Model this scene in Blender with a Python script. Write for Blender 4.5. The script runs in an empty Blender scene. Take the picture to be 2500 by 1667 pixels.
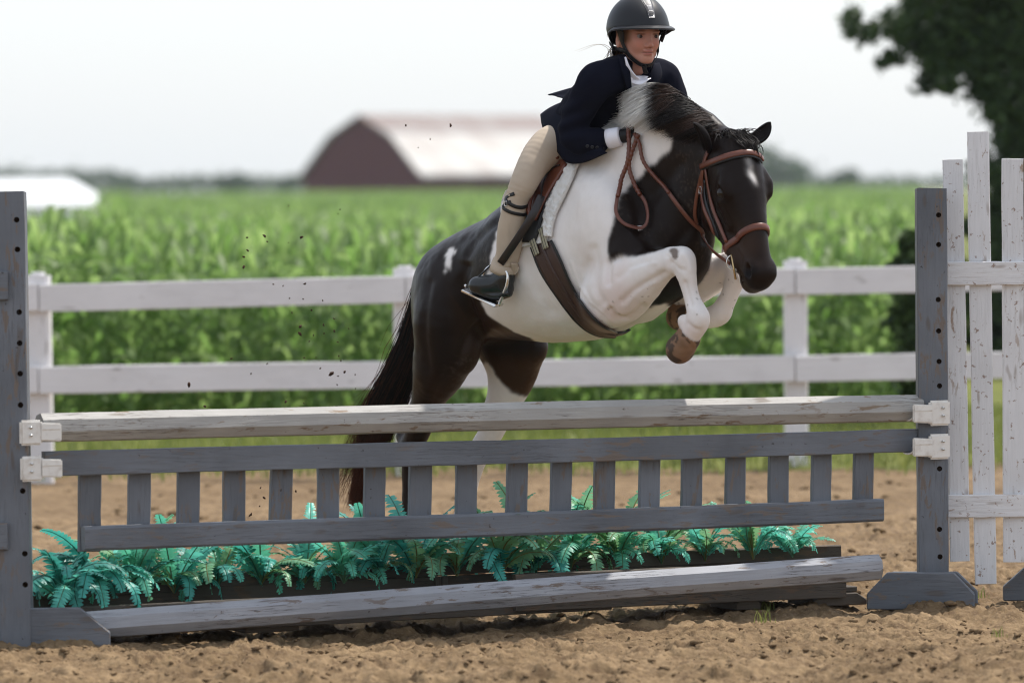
import bpy, bmesh, math, random
import numpy as np
from mathutils import Vector, Matrix
from mathutils.bvhtree import BVHTree
from math import radians, sin, cos, pi

SC = bpy.context.scene
COL = SC.collection

# ------------------------------------------------------------------ camera
CAM_H = 1.514
F_PX = 12862.0                      # focal length in pixels of the 2500 px wide photograph
PITCH = math.atan((833.5 - 452.0) / F_PX)
ROLL = radians(0.5)
_fw = np.array([0, cos(PITCH), -sin(PITCH)])
_r0 = np.array([1.0, 0, 0]); _u0 = np.array([0, sin(PITCH), cos(PITCH)])
_rt = cos(ROLL) * _r0 - sin(ROLL) * _u0
_up = sin(ROLL) * _r0 + cos(ROLL) * _u0
CAM_P = np.array([0, 0, CAM_H])
cam_data = bpy.data.cameras.new('camera')
cam = bpy.data.objects.new('camera', cam_data); COL.objects.link(cam)
SC.camera = cam
_m = Matrix((( _rt[0], _up[0], -_fw[0], CAM_P[0]), (_rt[1], _up[1], -_fw[1], CAM_P[1]),
             (_rt[2], _up[2], -_fw[2], CAM_P[2]), (0, 0, 0, 1)))
cam.matrix_world = _m
cam_data.sensor_width = 36.0
cam_data.lens = F_PX / 2500 * 36.0
cam_data.clip_start = 0.5
cam_data.clip_end = 6000
cam_data.dof.use_dof = True
cam_data.dof.focus_distance = 18.7
cam_data.dof.aperture_fstop = 3.1

# ------------------------------------------------------------------ light
SUN_TRAVEL = Vector((-0.50, -0.42, -1.0)).normalized()
sun_el = math.asin(-SUN_TRAVEL.z)
sun_az = math.atan2(-SUN_TRAVEL.x, -SUN_TRAVEL.y)      # from +Y towards +X
world = bpy.data.worlds.new('World'); SC.world = world; world.use_nodes = True
wn = world.node_tree.nodes; wl = world.node_tree.links; wn.clear()
sky = wn.new('ShaderNodeTexSky'); sky.sky_type = 'NISHITA'; sky.sun_disc = False
sky.sun_elevation = sun_el; sky.sun_rotation = sun_az
sky.air_density = 1.0; sky.dust_density = 2.0; sky.ozone_density = 1.0; sky.altitude = 200
bg = wn.new('ShaderNodeBackground'); bg.inputs['Strength'].default_value = 0.15
wo = wn.new('ShaderNodeOutputWorld')
hz = wn.new('ShaderNodeMix'); hz.data_type = 'RGBA'; hz.inputs[0].default_value = 0.62      # thin white overcast veil over the blue
hz.inputs[7].default_value = (5.6, 5.95, 6.45, 1)
wl.new(sky.outputs[0], hz.inputs[6]); wl.new(hz.outputs[2], bg.inputs['Color']); wl.new(bg.outputs[0], wo.inputs['Surface'])
sun_d = bpy.data.lights.new('sun', 'SUN'); sun_d.energy = 4.2; sun_d.angle = radians(1.0)
sun_d.color = (1.0, 0.95, 0.88)
sun = bpy.data.objects.new('sun', sun_d); COL.objects.link(sun)
sun.rotation_euler = SUN_TRAVEL.to_track_quat('-Z', 'Y').to_euler()
SC.view_settings.view_transform = 'Standard'; SC.view_settings.look = 'None'
SC.view_settings.exposure = 0.36; SC.view_settings.gamma = 1.0
SC.view_settings.use_curve_mapping = False
try:
    SC.cycles.filter_width = 1.15
    SC.cycles.use_denoising = True
    SC.cycles.denoiser = 'OPENIMAGEDENOISE'
    SC.cycles.max_bounces = 8; SC.cycles.volume_bounces = 1
    SC.cycles.transparent_max_bounces = 8
except Exception:
    pass

# ------------------------------------------------------------------ helpers
def W(px, py, d):
    """point at photograph pixel (2500 px scale) and depth d metres"""
    return CAM_P + d * (_fw + (px - 1250.0) / F_PX * _rt - (py - 833.5) / F_PX * _up)
def D(x, y, d):
    return W(x * 1.06293, y * 1.06293, d)
def to_px(P):
    P = np.atleast_2d(P) - CAM_P
    d = P @ _fw
    return np.stack([1250 + F_PX * (P @ _rt) / d, 833.5 - F_PX * (P @ _up) / d, d], 1)
def ground_depth(py, z=0.0):
    return (CAM_H - z) * F_PX / (py - 452.0)

def V(a): return Vector((float(a[0]), float(a[1]), float(a[2])))
def unit(a):
    a = np.asarray(a, float); return a / (np.linalg.norm(a) + 1e-12)

def tag(o, label=None, cat=None, group=None, kind=None):
    if label: o['label'] = label
    if cat: o['category'] = cat
    if group: o['group'] = group
    if kind: o['kind'] = kind
    return o
def empty(name, loc=(0, 0, 0)):
    o = bpy.data.objects.new(name, None); COL.objects.link(o)
    o.location = V(loc); o.empty_display_size = 0.1
    return o
def link(name, me, mat=None, parent=None, matrix=None):
    o = bpy.data.objects.new(name, me); COL.objects.link(o)
    if mat is not None and len(me.materials) == 0: me.materials.append(mat)
    if matrix is not None: o.matrix_basis = matrix
    if parent is not None:
        adopt(o, parent)
    return o
def wmat(o):
    m = o.matrix_basis.copy()
    return m if o.parent is None else wmat(o.parent) @ o.matrix_parent_inverse @ m
def adopt(o, parent):
    o.parent = parent; o.matrix_parent_inverse = wmat(parent).inverted(); return o
def mesh(name, v, f, smooth=True):
    me = bpy.data.meshes.new(name)
    v = np.asarray(v, np.float32)
    if isinstance(f, np.ndarray) and f.ndim == 2:
        n, k = f.shape
        me.vertices.add(len(v)); me.vertices.foreach_set('co', v.ravel())
        me.loops.add(n * k); me.loops.foreach_set('vertex_index', f.astype(np.int32).ravel())
        me.polygons.add(n); me.polygons.foreach_set('loop_start', np.arange(0, n * k, k, dtype=np.int32))
        me.update(calc_edges=True)
    else:
        me.from_pydata([tuple(map(float, p)) for p in v], [], [tuple(map(int, q)) for q in f])
        me.update()
    if smooth and len(me.polygons):
        me.polygons.foreach_set('use_smooth', np.ones(len(me.polygons), dtype=bool))
    return me
def vcol(me, c, name='Col'):
    a = me.color_attributes.new(name, 'FLOAT_COLOR', 'POINT')
    c = np.asarray(c, np.float32)
    if c.shape[1] == 3: c = np.concatenate([c, np.ones((len(c), 1), np.float32)], 1)
    a.data.foreach_set('color', c.ravel())

# ---- numpy value noise
def smooth01(a, b, x):
    t = np.clip((x - a) / (b - a), 0, 1); return t * t * (3 - 2 * t)

def _hash(ix, iy, iz, seed):
    h = (ix.astype(np.int64) * 374761393 + iy.astype(np.int64) * 668265263 + iz.astype(np.int64) * 2147483647 + seed * 974634777) & 0xffffffff
    h = ((h ^ (h >> 13)) * 1274126177) & 0xffffffff
    return ((h ^ (h >> 16)) & 0xffff) / 65535.0
def vnoise(P, scale, seed=0):
    p = np.asarray(P, float) * scale
    i = np.floor(p); f = p - i; f = f * f * (3 - 2 * f); i = i.astype(np.int64)
    out = 0
    for dx in (0, 1):
        for dy in (0, 1):
            for dz in (0, 1):
                w = (f[:, 0] if dx else 1 - f[:, 0]) * (f[:, 1] if dy else 1 - f[:, 1]) * (f[:, 2] if dz else 1 - f[:, 2])
                out = out + w * _hash(i[:, 0] + dx, i[:, 1] + dy, i[:, 2] + dz, seed)
    return out
def fbm(P, scale, oct=4, seed=0, gain=0.5):
    s = 0; a = 1; t = 0
    for k in range(oct):
        s = s + a * vnoise(P, scale * 2 ** k, seed + k); t += a; a *= gain
    return s / t

# ---- materials
def mat(name, col, rough=0.6, spec=0.3, metal=0.0):
    m = bpy.data.materials.new(name); m.use_nodes = True
    b = m.node_tree.nodes['Principled BSDF']
    b.inputs['Base Color'].default_value = (*col, 1); b.inputs['Roughness'].default_value = rough
    b.inputs['Specular IOR Level'].default_value = spec; b.inputs['Metallic'].default_value = metal
    return m
class NT:
    def __init__(s, m): s.m = m; s.n = m.node_tree.nodes; s.l = m.node_tree.links; s.b = s.n['Principled BSDF']
    def new(s, t, **kw):
        n = s.n.new(t)
        for k, v in kw.items(): setattr(n, k, v)
        return n
    def coord(s, scale=(1, 1, 1), kind='Object', rand=True):
        tc = s.new('ShaderNodeTexCoord'); mp = s.new('ShaderNodeMapping'); mp.inputs['Scale'].default_value = scale
        s.l.new(tc.outputs[kind], mp.inputs['Vector'])
        if rand:
            oi = s.new('ShaderNodeObjectInfo'); mu = s.new('ShaderNodeVectorMath', operation='SCALE')
            mu.inputs[0].default_value = (37.1, 17.3, 23.7); s.l.new(oi.outputs['Random'], mu.inputs['Scale'])
            s.l.new(mu.outputs[0], mp.inputs['Location'])
        return mp.outputs[0]
    def noise(s, vec, scale, detail=4, rough=0.55, dist=0.0):
        n = s.new('ShaderNodeTexNoise'); n.inputs['Scale'].default_value = scale; n.inputs['Detail'].default_value = detail
        n.inputs['Roughness'].default_value = rough; n.inputs['Distortion'].default_value = dist
        if vec is not None: s.l.new(vec, n.inputs['Vector'])
        return n.outputs['Fac']
    def ramp(s, fac, stops):
        r = s.new('ShaderNodeValToRGB'); e = r.color_ramp.elements
        while len(e) < len(stops): e.new(0.5)
        for q, (p, c) in zip(e, stops):
            q.position = p; q.color = (*c, 1) if isinstance(c, (tuple, list)) else (c, c, c, 1)
        s.l.new(fac, r.inputs[0]); return r.outputs[0]
    def mix(s, fac, a, b, mode='MIX'):
        n = s.new('ShaderNodeMix', data_type='RGBA', blend_type=mode)
        for sock, val in ((n.inputs[0], fac), (n.inputs[6], a), (n.inputs[7], b)):
            if isinstance(val, (int, float)): sock.default_value = val
            elif isinstance(val, (tuple, list)): sock.default_value = (*val, 1)
            else: s.l.new(val, sock)
        return n.outputs[2]
    def math(s, op, a, b=0.0):
        n = s.new('ShaderNodeMath', operation=op)
        for i, val in enumerate((a, b)):
            if isinstance(val, (int, float)): n.inputs[i].default_value = val
            else: s.l.new(val, n.inputs[i])
        return n.outputs[0]
    def color(s, c): s.l.new(c, s.b.inputs['Base Color'])
    def rough(s, c): s.l.new(c, s.b.inputs['Roughness'])
    def bump(s, h, strength=0.4, dist=0.002):
        n = s.new('ShaderNodeBump'); n.inputs['Strength'].default_value = strength; n.inputs['Distance'].default_value = dist
        s.l.new(h, n.inputs['Height']); s.l.new(n.outputs[0], s.b.inputs['Normal'])

def m_paint(name, paint, wood, wear=0.60, fleck=0.7, dark=(0.03, 0.025, 0.02), rough=0.6, var=0.12, crack_k=0.8, grain_k=0.35):
    """weathered paint on timber, grain along local X"""
    m = mat(name, paint, rough, 0.3); t = NT(m)
    g = t.coord((1.2, 14, 14)); f = t.coord((1, 1, 1)); sp = t.coord((2.2, 9, 9))
    shade = t.noise(f, 3.0, 5); shade2 = t.noise(g, 6.0, 6)
    c = t.mix(t.ramp(shade, [(0.3, 0.0), (0.7, 1.0)]), tuple(x * (1 - var) for x in paint), tuple(min(1, x * (1 + var)) for x in paint))
    c = t.mix(t.ramp(shade2, [(0.45, 0.0), (0.75, grain_k)]), c, tuple(x * 0.72 for x in paint))
    wearn = t.noise(sp, 4.0, 7, 0.68, 0.4)
    patch = t.ramp(t.noise(f, 2.6, 3), [(0.42, 0.0), (0.52, 1.0)])
    c = t.mix(t.math('MULTIPLY', patch, t.ramp(wearn, [(wear - 0.05, 0.0), (wear - 0.02, 0.9)])), c, wood)
    knot = t.ramp(t.noise(t.coord((4, 16, 16)), 1.6, 1, 0.4), [(0.70, 0.0), (0.76, 0.7)])
    c = t.mix(knot, c, tuple(0.55 * x + 0.15 * y for x, y in zip(wood, paint)))
    fl = t.noise(f, 55.0, 3, 0.6)
    c = t.mix(t.ramp(fl, [(fleck, 0.0), (fleck + 0.05, 0.8)]), c, dark)
    crack = t.noise(t.coord((0.7, 26, 26)), 5.0, 3, 0.5, 0.2)
    ck = t.ramp(crack, [(0.482, 0.0), (0.5, 0.95), (0.518, 0.0)])
    msk = t.ramp(t.noise(f, 2.3, 2), [(0.47, 0.0), (0.56, 1.0)])
    ck = t.math('MULTIPLY', t.math('MULTIPLY', ck, msk), crack_k)
    c = t.mix(ck, c, dark)
    t.color(c)
    h = t.math('SUBTRACT', t.math('ADD', shade2, t.math('MULTIPLY', wearn, 0.5)), t.math('MULTIPLY', ck, 1.5))
    t.bump(h, 0.55, 0.004)
    return m

# ---- boards and poles: local X runs along the piece
def frame(p0, p1, upv=(0, 0, 1)):
    p0 = np.asarray(p0, float); p1 = np.asarray(p1, float)
    x = unit(p1 - p0); u = np.asarray(upv, float); z = unit(u - x * (u @ x)); y = np.cross(z, x)
    c = (p0 + p1) / 2
    return Matrix(((x[0], y[0], z[0], c[0]), (x[1], y[1], z[1], c[1]), (x[2], y[2], z[2], c[2]), (0, 0, 0, 1))), float(np.linalg.norm(p1 - p0))
_rs = np.random.RandomState(7)
def prism_mesh(name, sec, L, seg=10, wob=0.0012, smooth=False):
    """section (y,z) polygon swept along X with slight waviness and worn corners"""
    sec = np.asarray(sec, float); n = len(sec); xs = np.linspace(-L / 2, L / 2, seg + 1)
    v = []
    ph = _rs.rand(4) * 6.28
    for i, x in enumerate(xs):
        oy = wob * 1.6 * sin(x * 2.1 + ph[0]); oz = wob * 1.6 * sin(x * 1.7 + ph[1])
        j = _rs.randn(n, 2) * wob * 0.5
        sc = 0.985 if i in (0, seg) else 1.0
        for k in range(n):
            v.append((x + (_rs.randn() * 0.001 if i in (0, seg) else 0), sec[k, 0] * sc + oy + j[k, 0], sec[k, 1] * sc + oz + j[k, 1]))
    f = []
    for i in range(seg):
        for k in range(n):
            a = i * n + k; b = i * n + (k + 1) % n
            f.append((a, a + n, b + n, b))
    f.append(tuple(range(n))); f.append(tuple(seg * n + k for k in reversed(range(n))))
    me = mesh(name, v, f, smooth)
    return me
def rect_sec(h, t, c=0.003):
    a, b = t / 2, h / 2
    return [(-a + c, -b), (-a, -b + c), (-a, b - c), (-a + c, b), (a - c, b), (a, b - c), (a, -b + c), (a - c, -b)]
def board(name, p0, p1, h, t, m, parent=None, upv=(0, 0, 1), seg=10, c=0.003, wob=0.0012):
    M, L = frame(p0, p1, upv)
    return link(name, prism_mesh(name, rect_sec(h, t, c), L, seg, wob), m, parent, M)
def pole(name, p0, p1, r, m, parent=None, n=8, upv=(0, 0, 1), rot=0.5, seg=14):
    M, L = frame(p0, p1, upv)
    sec = [(r * cos(2 * pi * (k + rot) / n), r * sin(2 * pi * (k + rot) / n)) for k in range(n)]
    sec = sec[::-1]
    return link(name, prism_mesh(name, sec, L, seg, 0.001), m, parent, M)

def sweep(name, pts, rad, nside=8, mat_=None, parent=None, closed=False, smooth=True, flat=None, ups=None):
    """tube (rad scalar/array) or strap (flat=(width, thick), ups = surface normals) along points"""
    pts = np.asarray(pts, float); n = len(pts)
    T = np.gradient(pts, axis=0); T /= np.linalg.norm(T, axis=1)[:, None] + 1e-12
    v = []
    if flat is None:
        rad = np.broadcast_to(np.asarray(rad, float), (n,))
        u = unit(np.cross(T[0], [0.3, 0.2, 1.0]))
        for i in range(n):
            u = unit(u - T[i] * (u @ T[i])); w = np.cross(T[i], u)
            for k in range(nside):
                a = 2 * pi * k / nside
                v.append(pts[i] + rad[i] * (cos(a) * u + sin(a) * w))
        m_ = nside
    else:
        wd = np.broadcast_to(np.asarray(flat[0], float), (n,)); th = flat[1]
        c = 0.25
        for i in range(n):
            up_ = unit(np.asarray(ups[i]) - T[i] * (np.asarray(ups[i]) @ T[i])); s = np.cross(T[i], up_)
            a, b = wd[i] / 2, th / 2; q = min(a, b) * 0.6
            for (y, z) in ((-a + q, -b), (-a, -b + q), (-a, b - q), (-a + q, b), (a - q, b), (a, b - q), (a, -b + q), (a - q, -b)):
                v.append(pts[i] + s * y + up_ * z)
        m_ = 8
    f = []
    for i in range(n - 1 if not closed else n):
        for k in range(m_):
            a = i * m_ + k; b = i * m_ + (k + 1) % m_; c2 = ((i + 1) % n) * m_
            f.append((a, b, c2 + (k + 1) % m_, c2 + k))
    if not closed:
        f.append(tuple(reversed(range(m_)))); f.append(tuple((n - 1) * m_ + k for k in range(m_)))
    me = mesh(name, v, f, smooth)
    if mat_ is None: return me
    return link(name, me, mat_, parent)
def spline(pts, n):
    """Catmull-Rom through points, n samples"""
    P = np.asarray(pts, float); m = len(P)
    Q = np.vstack([2 * P[0] - P[1], P, 2 * P[-1] - P[-2]])
    t = np.linspace(0, m - 1, n); i = np.minimum(t.astype(int), m - 2); u = (t - i)[:, None]
    a, b, c, d = Q[i], Q[i + 1], Q[i + 2], Q[i + 3]
    return 0.5 * (2 * b + (c - a) * u + (2 * a - 5 * b + 4 * c - d) * u ** 2 + (3 * b - a - 3 * c + d) * u ** 3)
# ================================================================== SETTING
def terrain(x, y):
    x = np.asarray(x, float); y = np.asarray(y, float)
    z = np.clip(y - 45, 0, None) * 0.0006
    dip = smooth01(-0.079, -0.09, x / np.maximum(y, 1)) * smooth01(55, 120, y)
    return z - 2.6 * dip

# ---- dirt of the arena: one sheet, fine where the camera looks closely
m_dirt = mat('dirt', (0.25, 0.16, 0.10), 0.95, 0.15); t = NT(m_dirt)
co = t.coord((1, 1, 1), 'Object', False)
n1 = t.noise(co, 1.3, 5); n2 = t.noise(co, 14, 6, 0.65); n3 = t.noise(co, 70, 4, 0.6)
c = t.mix(t.ramp(n1, [(0.35, 0.0), (0.65, 1.0)]), (0.152, 0.100, 0.052), (0.245, 0.168, 0.093))
c = t.mix(t.ramp(n2, [(0.38, 0.7), (0.60, 0.0)]), c, (0.068, 0.040, 0.021))  # crevice shade put into the colour, dark in the bump's lows
c = t.mix(t.ramp(n3, [(0.50, 0.0), (0.75, 0.55)]), c, (0.315, 0.222, 0.130))
t.color(c); t.bump(t.math('ADD', n2, t.math('MULTIPLY', n3, 0.6)), 0.6, 0.012)

_pr = np.random.RandomState(55)
PRINTS = np.stack([_pr.uniform(-1.9, 2.0, 46), np.concatenate([_pr.uniform(15.9, 17.3, 26), _pr.uniform(19, 25, 20)]), _pr.uniform(.05, .085, 46)], 1)
def dirt_h(x, y):
    h = dirt_base(x, y)
    for (a, b, r_) in PRINTS:
        m = (np.abs(x - a) < .3) & (np.abs(y - b) < .3)
        if m.any():
            d = np.sqrt((x[m] - a) ** 2 + ((y[m] - b) * .8) ** 2) / r_
            h[m] += -.026 * np.exp(-d ** 4) + .014 * np.exp(-((d - 1.35) / .3) ** 2)
    return h
def dirt_base(x, y):
    P = np.stack([x, y * 0.8, np.zeros_like(x)], 1)
    wx = np.stack([vnoise(P, 5.0, 91), vnoise(P, 5.0, 92), np.zeros_like(x)], 1) * 0.12
    Q = P + wx
    big = fbm(P, 0.9, 3, 11) - 0.5
    mid = fbm(Q, 6.0, 3, 23)
    lump = 1 - np.abs(2 * vnoise(Q, 15.0, 29) - 1)            # ridged crumbs
    lump2 = 1 - np.abs(2 * vnoise(Q, 34.0, 31) - 1)
    tiny = 1 - np.abs(2 * vnoise(P, 80.0, 41) - 1)
    k = smooth01(0.36, 0.66, 0.55 * mid + 0.45 * fbm(P, 1.7, 2, 57))
    amp = smooth01(27.5, 22, y) * 0.7 + 0.3
    return (big * 0.07 + (mid - 0.5) * 0.05 + k * (lump - 0.4) * 0.026 + (0.4 + 0.6 * k) * (lump2 - 0.5) * 0.021 + (tiny - 0.5) * 0.012) * amp - 0.018
def grid_mesh(name, xs, ys, hf):
    X, Y = np.meshgrid(xs, ys); x = X.ravel(); y = Y.ravel(); z = hf(x, y)
    nx, ny = len(xs), len(ys); i = np.arange(ny - 1)[:, None] * nx + np.arange(nx - 1)[None]
    f = np.stack([i, i + 1, i + nx + 1, i + nx], -1).reshape(-1, 4)
    return mesh(name, np.stack([x, y, z], 1), f)
xs = np.concatenate([np.linspace(-60, -3.2, 30), np.linspace(-3.1, -1.95, 60), np.linspace(-1.94, 1.98, 480), np.linspace(2.0, 3.2, 60), np.linspace(3.4, 60, 30)])
ys = np.concatenate([np.linspace(-20, 14.5, 30), np.linspace(14.6, 15.8, 40), np.linspace(15.81, 18.2, 210), np.linspace(18.22, 21, 120), np.linspace(21.05, 28.5, 120)])
ground = link('ground', grid_mesh('ground', xs, ys, dirt_h), m_dirt); tag(ground, kind='structure')

# loose clods lying on the dirt
def blob(rs, n=1):
    """irregular clod: jittered octahedron-sphere, 18 verts"""
    v = np.array([(x, y, z) for x in (-1, 0, 1) for y in (-1, 0, 1) for z in (-1, 0, 1) if abs(x) + abs(y) + abs(z) in (1, 2)], float)
    return v
_bm = bmesh.new(); bmesh.ops.create_icosphere(_bm, subdivisions=1, radius=1.0)
ICO_V = np.array([v.co[:] for v in _bm.verts]); ICO_F = np.array([[v.index for v in f.verts] for f in _bm.faces]); _bm.free()
_bm = bmesh.new(); bmesh.ops.create_icosphere(_bm, subdivisions=2, radius=1.0)
ICO2_V = np.array([v.co[:] for v in _bm.verts]); ICO2_F = np.array([[v.index for v in f.verts] for f in _bm.faces]); _bm.free()
rs = np.random.RandomState(3)
vv, ff = [], []; nb = 0
def add_clods(n, x0, x1, y0, y1, smin, smax, pw):
    global nb
    for k in range(n):
        x = rs.uniform(x0, x1); y = rs.uniform(y0, y1)
        s = smin + (smax - smin) * rs.rand() ** pw
        q = ICO_V * (1 + 0.9 * (rs.rand(len(ICO_V), 1) - 0.5)) * s * np.array([1 + rs.rand() * .8, 1 + rs.rand() * .6, 0.45 + .5 * rs.rand()])
        a = rs.rand() * 6.28; R = np.array([[cos(a), -sin(a), 0], [sin(a), cos(a), 0], [0.3 * (rs.rand() - .5), 0.3 * (rs.rand() - .5), 1]])
        q = q @ R.T
        z = dirt_h(np.array([x]), np.array([y]))[0]
        vv.append(q + [x, y, z + s * 0.12]); ff.append(ICO_F + nb); nb += len(q)
add_clods(3600, -1.98, 2.02, 15.85, 17.9, 0.002, 0.012, 3.0)
add_clods(700, -2.2, 2.4, 17.9, 22.0, 0.004, 0.018, 3.0)
add_clods(200, -2.6, 3.0, 22.0, 27.0, 0.008, 0.024, 2.5)
o = link('dirt_clods', mesh('dirt_clods', np.concatenate(vv), np.concatenate(ff), False), m_dirt)
tag(o, 'small crumbled clods strewn over the brown arena dirt', 'dirt clods', kind='stuff')

# ---- field ground beyond the arena (one sheet to the horizon)
m_field = mat('field_earth', (0.10, 0.12, 0.035), 0.95, 0.1); t = NT(m_field)
co = t.coord((1, 1, 1), 'Object', False)
t.color(t.mix(t.ramp(t.noise(co, 0.8, 6), [(0.35, 0.0), (0.65, 1.0)]), (0.10, 0.115, 0.030), (0.17, 0.18, 0.055)))
xs = np.linspace(-700, 700, 141); ys = np.concatenate([np.linspace(27.2, 30, 30), np.linspace(30.2, 60, 24), np.linspace(63, 200, 36), np.linspace(210, 760, 50)])
def field_h(x, y):
    P = np.stack([x, y, 0 * x], 1)
    return terrain(x, y) + 0.008 - 0.09 * smooth01(29.2, 27.4, y + 1.6 * (fbm(P, 1.2, 3, 61) - 0.5))
xs = np.concatenate([np.linspace(-400, -80, 30), np.linspace(-78, -5, 40), np.linspace(-4.9, 4.9, 100), np.linspace(5, 78, 40), np.linspace(80, 400, 30)])
fo = link('field', grid_mesh('field', xs, ys, field_h), m_field); tag(fo, kind='structure')

# ---- grass verge by the fence
def leaf_mat(name, c1, c2, trans=0.35, rough=0.5):
    m = mat(name, c1, rough, 0.35); t = NT(m)
    ga = t.new('ShaderNodeNewGeometry')
    c = t.mix(ga.outputs['Random Per Island'], c1, c2)
    t.color(c)
    tr = t.new('ShaderNodeBsdfTranslucent'); mx = t.new('ShaderNodeMixShader'); mx.inputs[0].default_value = trans
    hs = t.new('ShaderNodeHueSaturation'); hs.inputs['Value'].default_value = 1.25; t.l.new(c, hs.inputs['Color'])
    t.l.new(hs.outputs[0], tr.inputs['Color'])
    out = [n for n in t.n if n.type == 'OUTPUT_MATERIAL'][0]
    t.l.new(t.b.outputs[0], mx.inputs[1]); t.l.new(tr.outputs[0], mx.inputs[2]); t.l.new(mx.outputs[0], out.inputs['Surface'])
    return m
m_grass = leaf_mat('grass_blades', (0.13, 0.17, 0.035), (0.24, 0.26, 0.075), 0.35)
def blades(n, xr, yr, h0, h1, w, seed, dens=None):
    r = np.random.RandomState(seed)
    y = yr[0] + (yr[1] - yr[0]) * r.rand(n); x = (xr[0] + (xr[1] - xr[0]) * r.rand(n))
    if dens is not None:
        k = dens(x, y, r); x = x[k]; y = y[k]; n = len(x)
    h = h0 + (h1 - h0) * r.rand(n); a = r.rand(n) * 6.28; b = r.randn(n, 2) * 0.35
    base = np.stack([x, y, terrain(x, y)], 1); d = np.stack([np.cos(a), np.sin(a), 0 * a], 1) * (w * (0.6 + r.rand(n)))[:, None]
    tip = base + np.stack([b[:, 0] * h, b[:, 1] * h, h], 1); mid = base + np.stack([b[:, 0] * h * .3, b[:, 1] * h * .3, h * .55], 1)
    v = np.stack([base - d, base + d, mid + d * .8, tip, mid - d * .8], 1).reshape(-1, 3)
    i = np.arange(n)[:, None] * 5
    return v, np.concatenate([i + [0, 1, 2], i + [0, 2, 4], i + [4, 2, 3]])
v, f = blades(26000, (-4.6, 5.2), (27.0, 34.5), 0.03, 0.13, 0.005, 5, lambda x, y, r: r.rand(len(x)) < smooth01(27.0, 28.6, y) * 0.9 + 0.1 * (y > 27.3))
o = link('verge_grass', mesh('verge_grass', v, f, False), m_grass); tag(o, 'yellow green grass verge between dirt arena and corn field', 'grass', kind='stuff')
# sparse weeds in the foreground dirt
v, f = blades(60, (0, 1), (0, 1), 0.02, 0.06, 0.0016, 9)
wv, wf = [], []; nb2 = 0
for (px, py, s) in ((1868, 1520, 1.0), (1880, 1490, .8), (770, 1500, .9), (1420, 1495, .7), (2395, 1465, .8), (2440, 1560, .7), (410, 1610, .5)):
    d = ground_depth(py); p = W(px, py, d)
    q = v.copy().reshape(-1, 5, 3); base = q[:, :1, :] * [1, 1, 0]
    q = (q - base * 1.0) * s + (base - [0.5, 0.5, 0]) * [0.08, 0.08, 0] * s
    q = q.reshape(-1, 3)[:100] + [p[0], p[1], -0.005]
    wv.append(q); fm = f[(f < 100).all(1)]; wf.append(fm + nb2); nb2 += len(q)
o = link('weeds', mesh('weeds', np.concatenate(wv), np.concatenate(wf), False), m_grass); tag(o, 'sparse tiny green weeds sprouting from the foreground dirt', 'weeds', kind='stuff')

# ---- corn field
m_corn = leaf_mat('corn_leaf', (0.110, 0.205, 0.045), (0.245, 0.345, 0.115), 0.6, 0.5)
def corn_plant(r, nleaf, seg, H):
    v, f = [], []
    for k in range(nleaf):
        z0 = H * (0.05 + 0.8 * (k + r.rand() * .4) / nleaf); a = (k % 2) * pi + r.randn() * 0.6 + r.rand() * .4
        L = 0.20 + 0.18 * r.rand(); rise = 0.12 + 0.5 * r.rand(); w = 0.028 + 0.016 * r.rand()
        d = np.array([cos(a), sin(a), 0]); s = np.array([-sin(a), cos(a), 0])
        i0 = len(v)
        for q in range(seg + 1):
            t_ = q / seg; out = L * (t_ ** 0.9) * 0.85; z = z0 + rise * L * 1.5 * t_ - 1.15 * L * t_ ** 2.4 * (0.6 + .5 * rise)
            ww = w * (1 - t_) ** 0.6 * (0.75 + 0.5 * min(t_ * 4, 1)); c = d * out + np.array([0, 0, z])
            v.append(c - s * ww); v.append(c + s * ww + np.array([0, 0, 0.012]))
        for q in range(seg):
            f.append((i0 + 2 * q, i0 + 2 * q + 1, i0 + 2 * q + 3, i0 + 2 * q + 2))
    for (x, y) in ((1, 0), (0, 1)):
        i0 = len(v); e = np.array([x, y, 0]) * 0.013
        v += [-e, e, e * .5 + [0, 0, H * .95], -e * .5 + [0, 0, H * .95]]; f.append((i0, i0 + 1, i0 + 2, i0 + 3))
    for k in range(2):                      # upright whorl leaves
        a = r.rand() * 6.28; d = np.array([cos(a), sin(a), 0]); s = np.array([-sin(a), cos(a), 0]); i0 = len(v); h = H * (0.8 + .1 * r.rand()); l = 0.16 + .10 * r.rand()
        v += [d * .01 - s * .02 + [0, 0, h], d * .01 + s * .02 + [0, 0, h], d * l * .35 + s * .02 + [0, 0, h + l * .6], d * l * .35 - s * .02 + [0, 0, h + l * .6], d * l * .8 + [0, 0, h + l * .62]]
        f.append((i0, i0 + 1, i0 + 2, i0 + 3)); f.append((i0 + 3, i0 + 2, i0 + 4, i0 + 4))
    f4 = np.array([q if len(q) == 4 else q for q in f]); return np.array(v), f4
r = np.random.RandomState(21)
near = [corn_plant(r, 17, 4, 1.20) for _ in range(12)]; far = [corn_plant(r, 10, 3, 1.17) for _ in range(6)]
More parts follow.
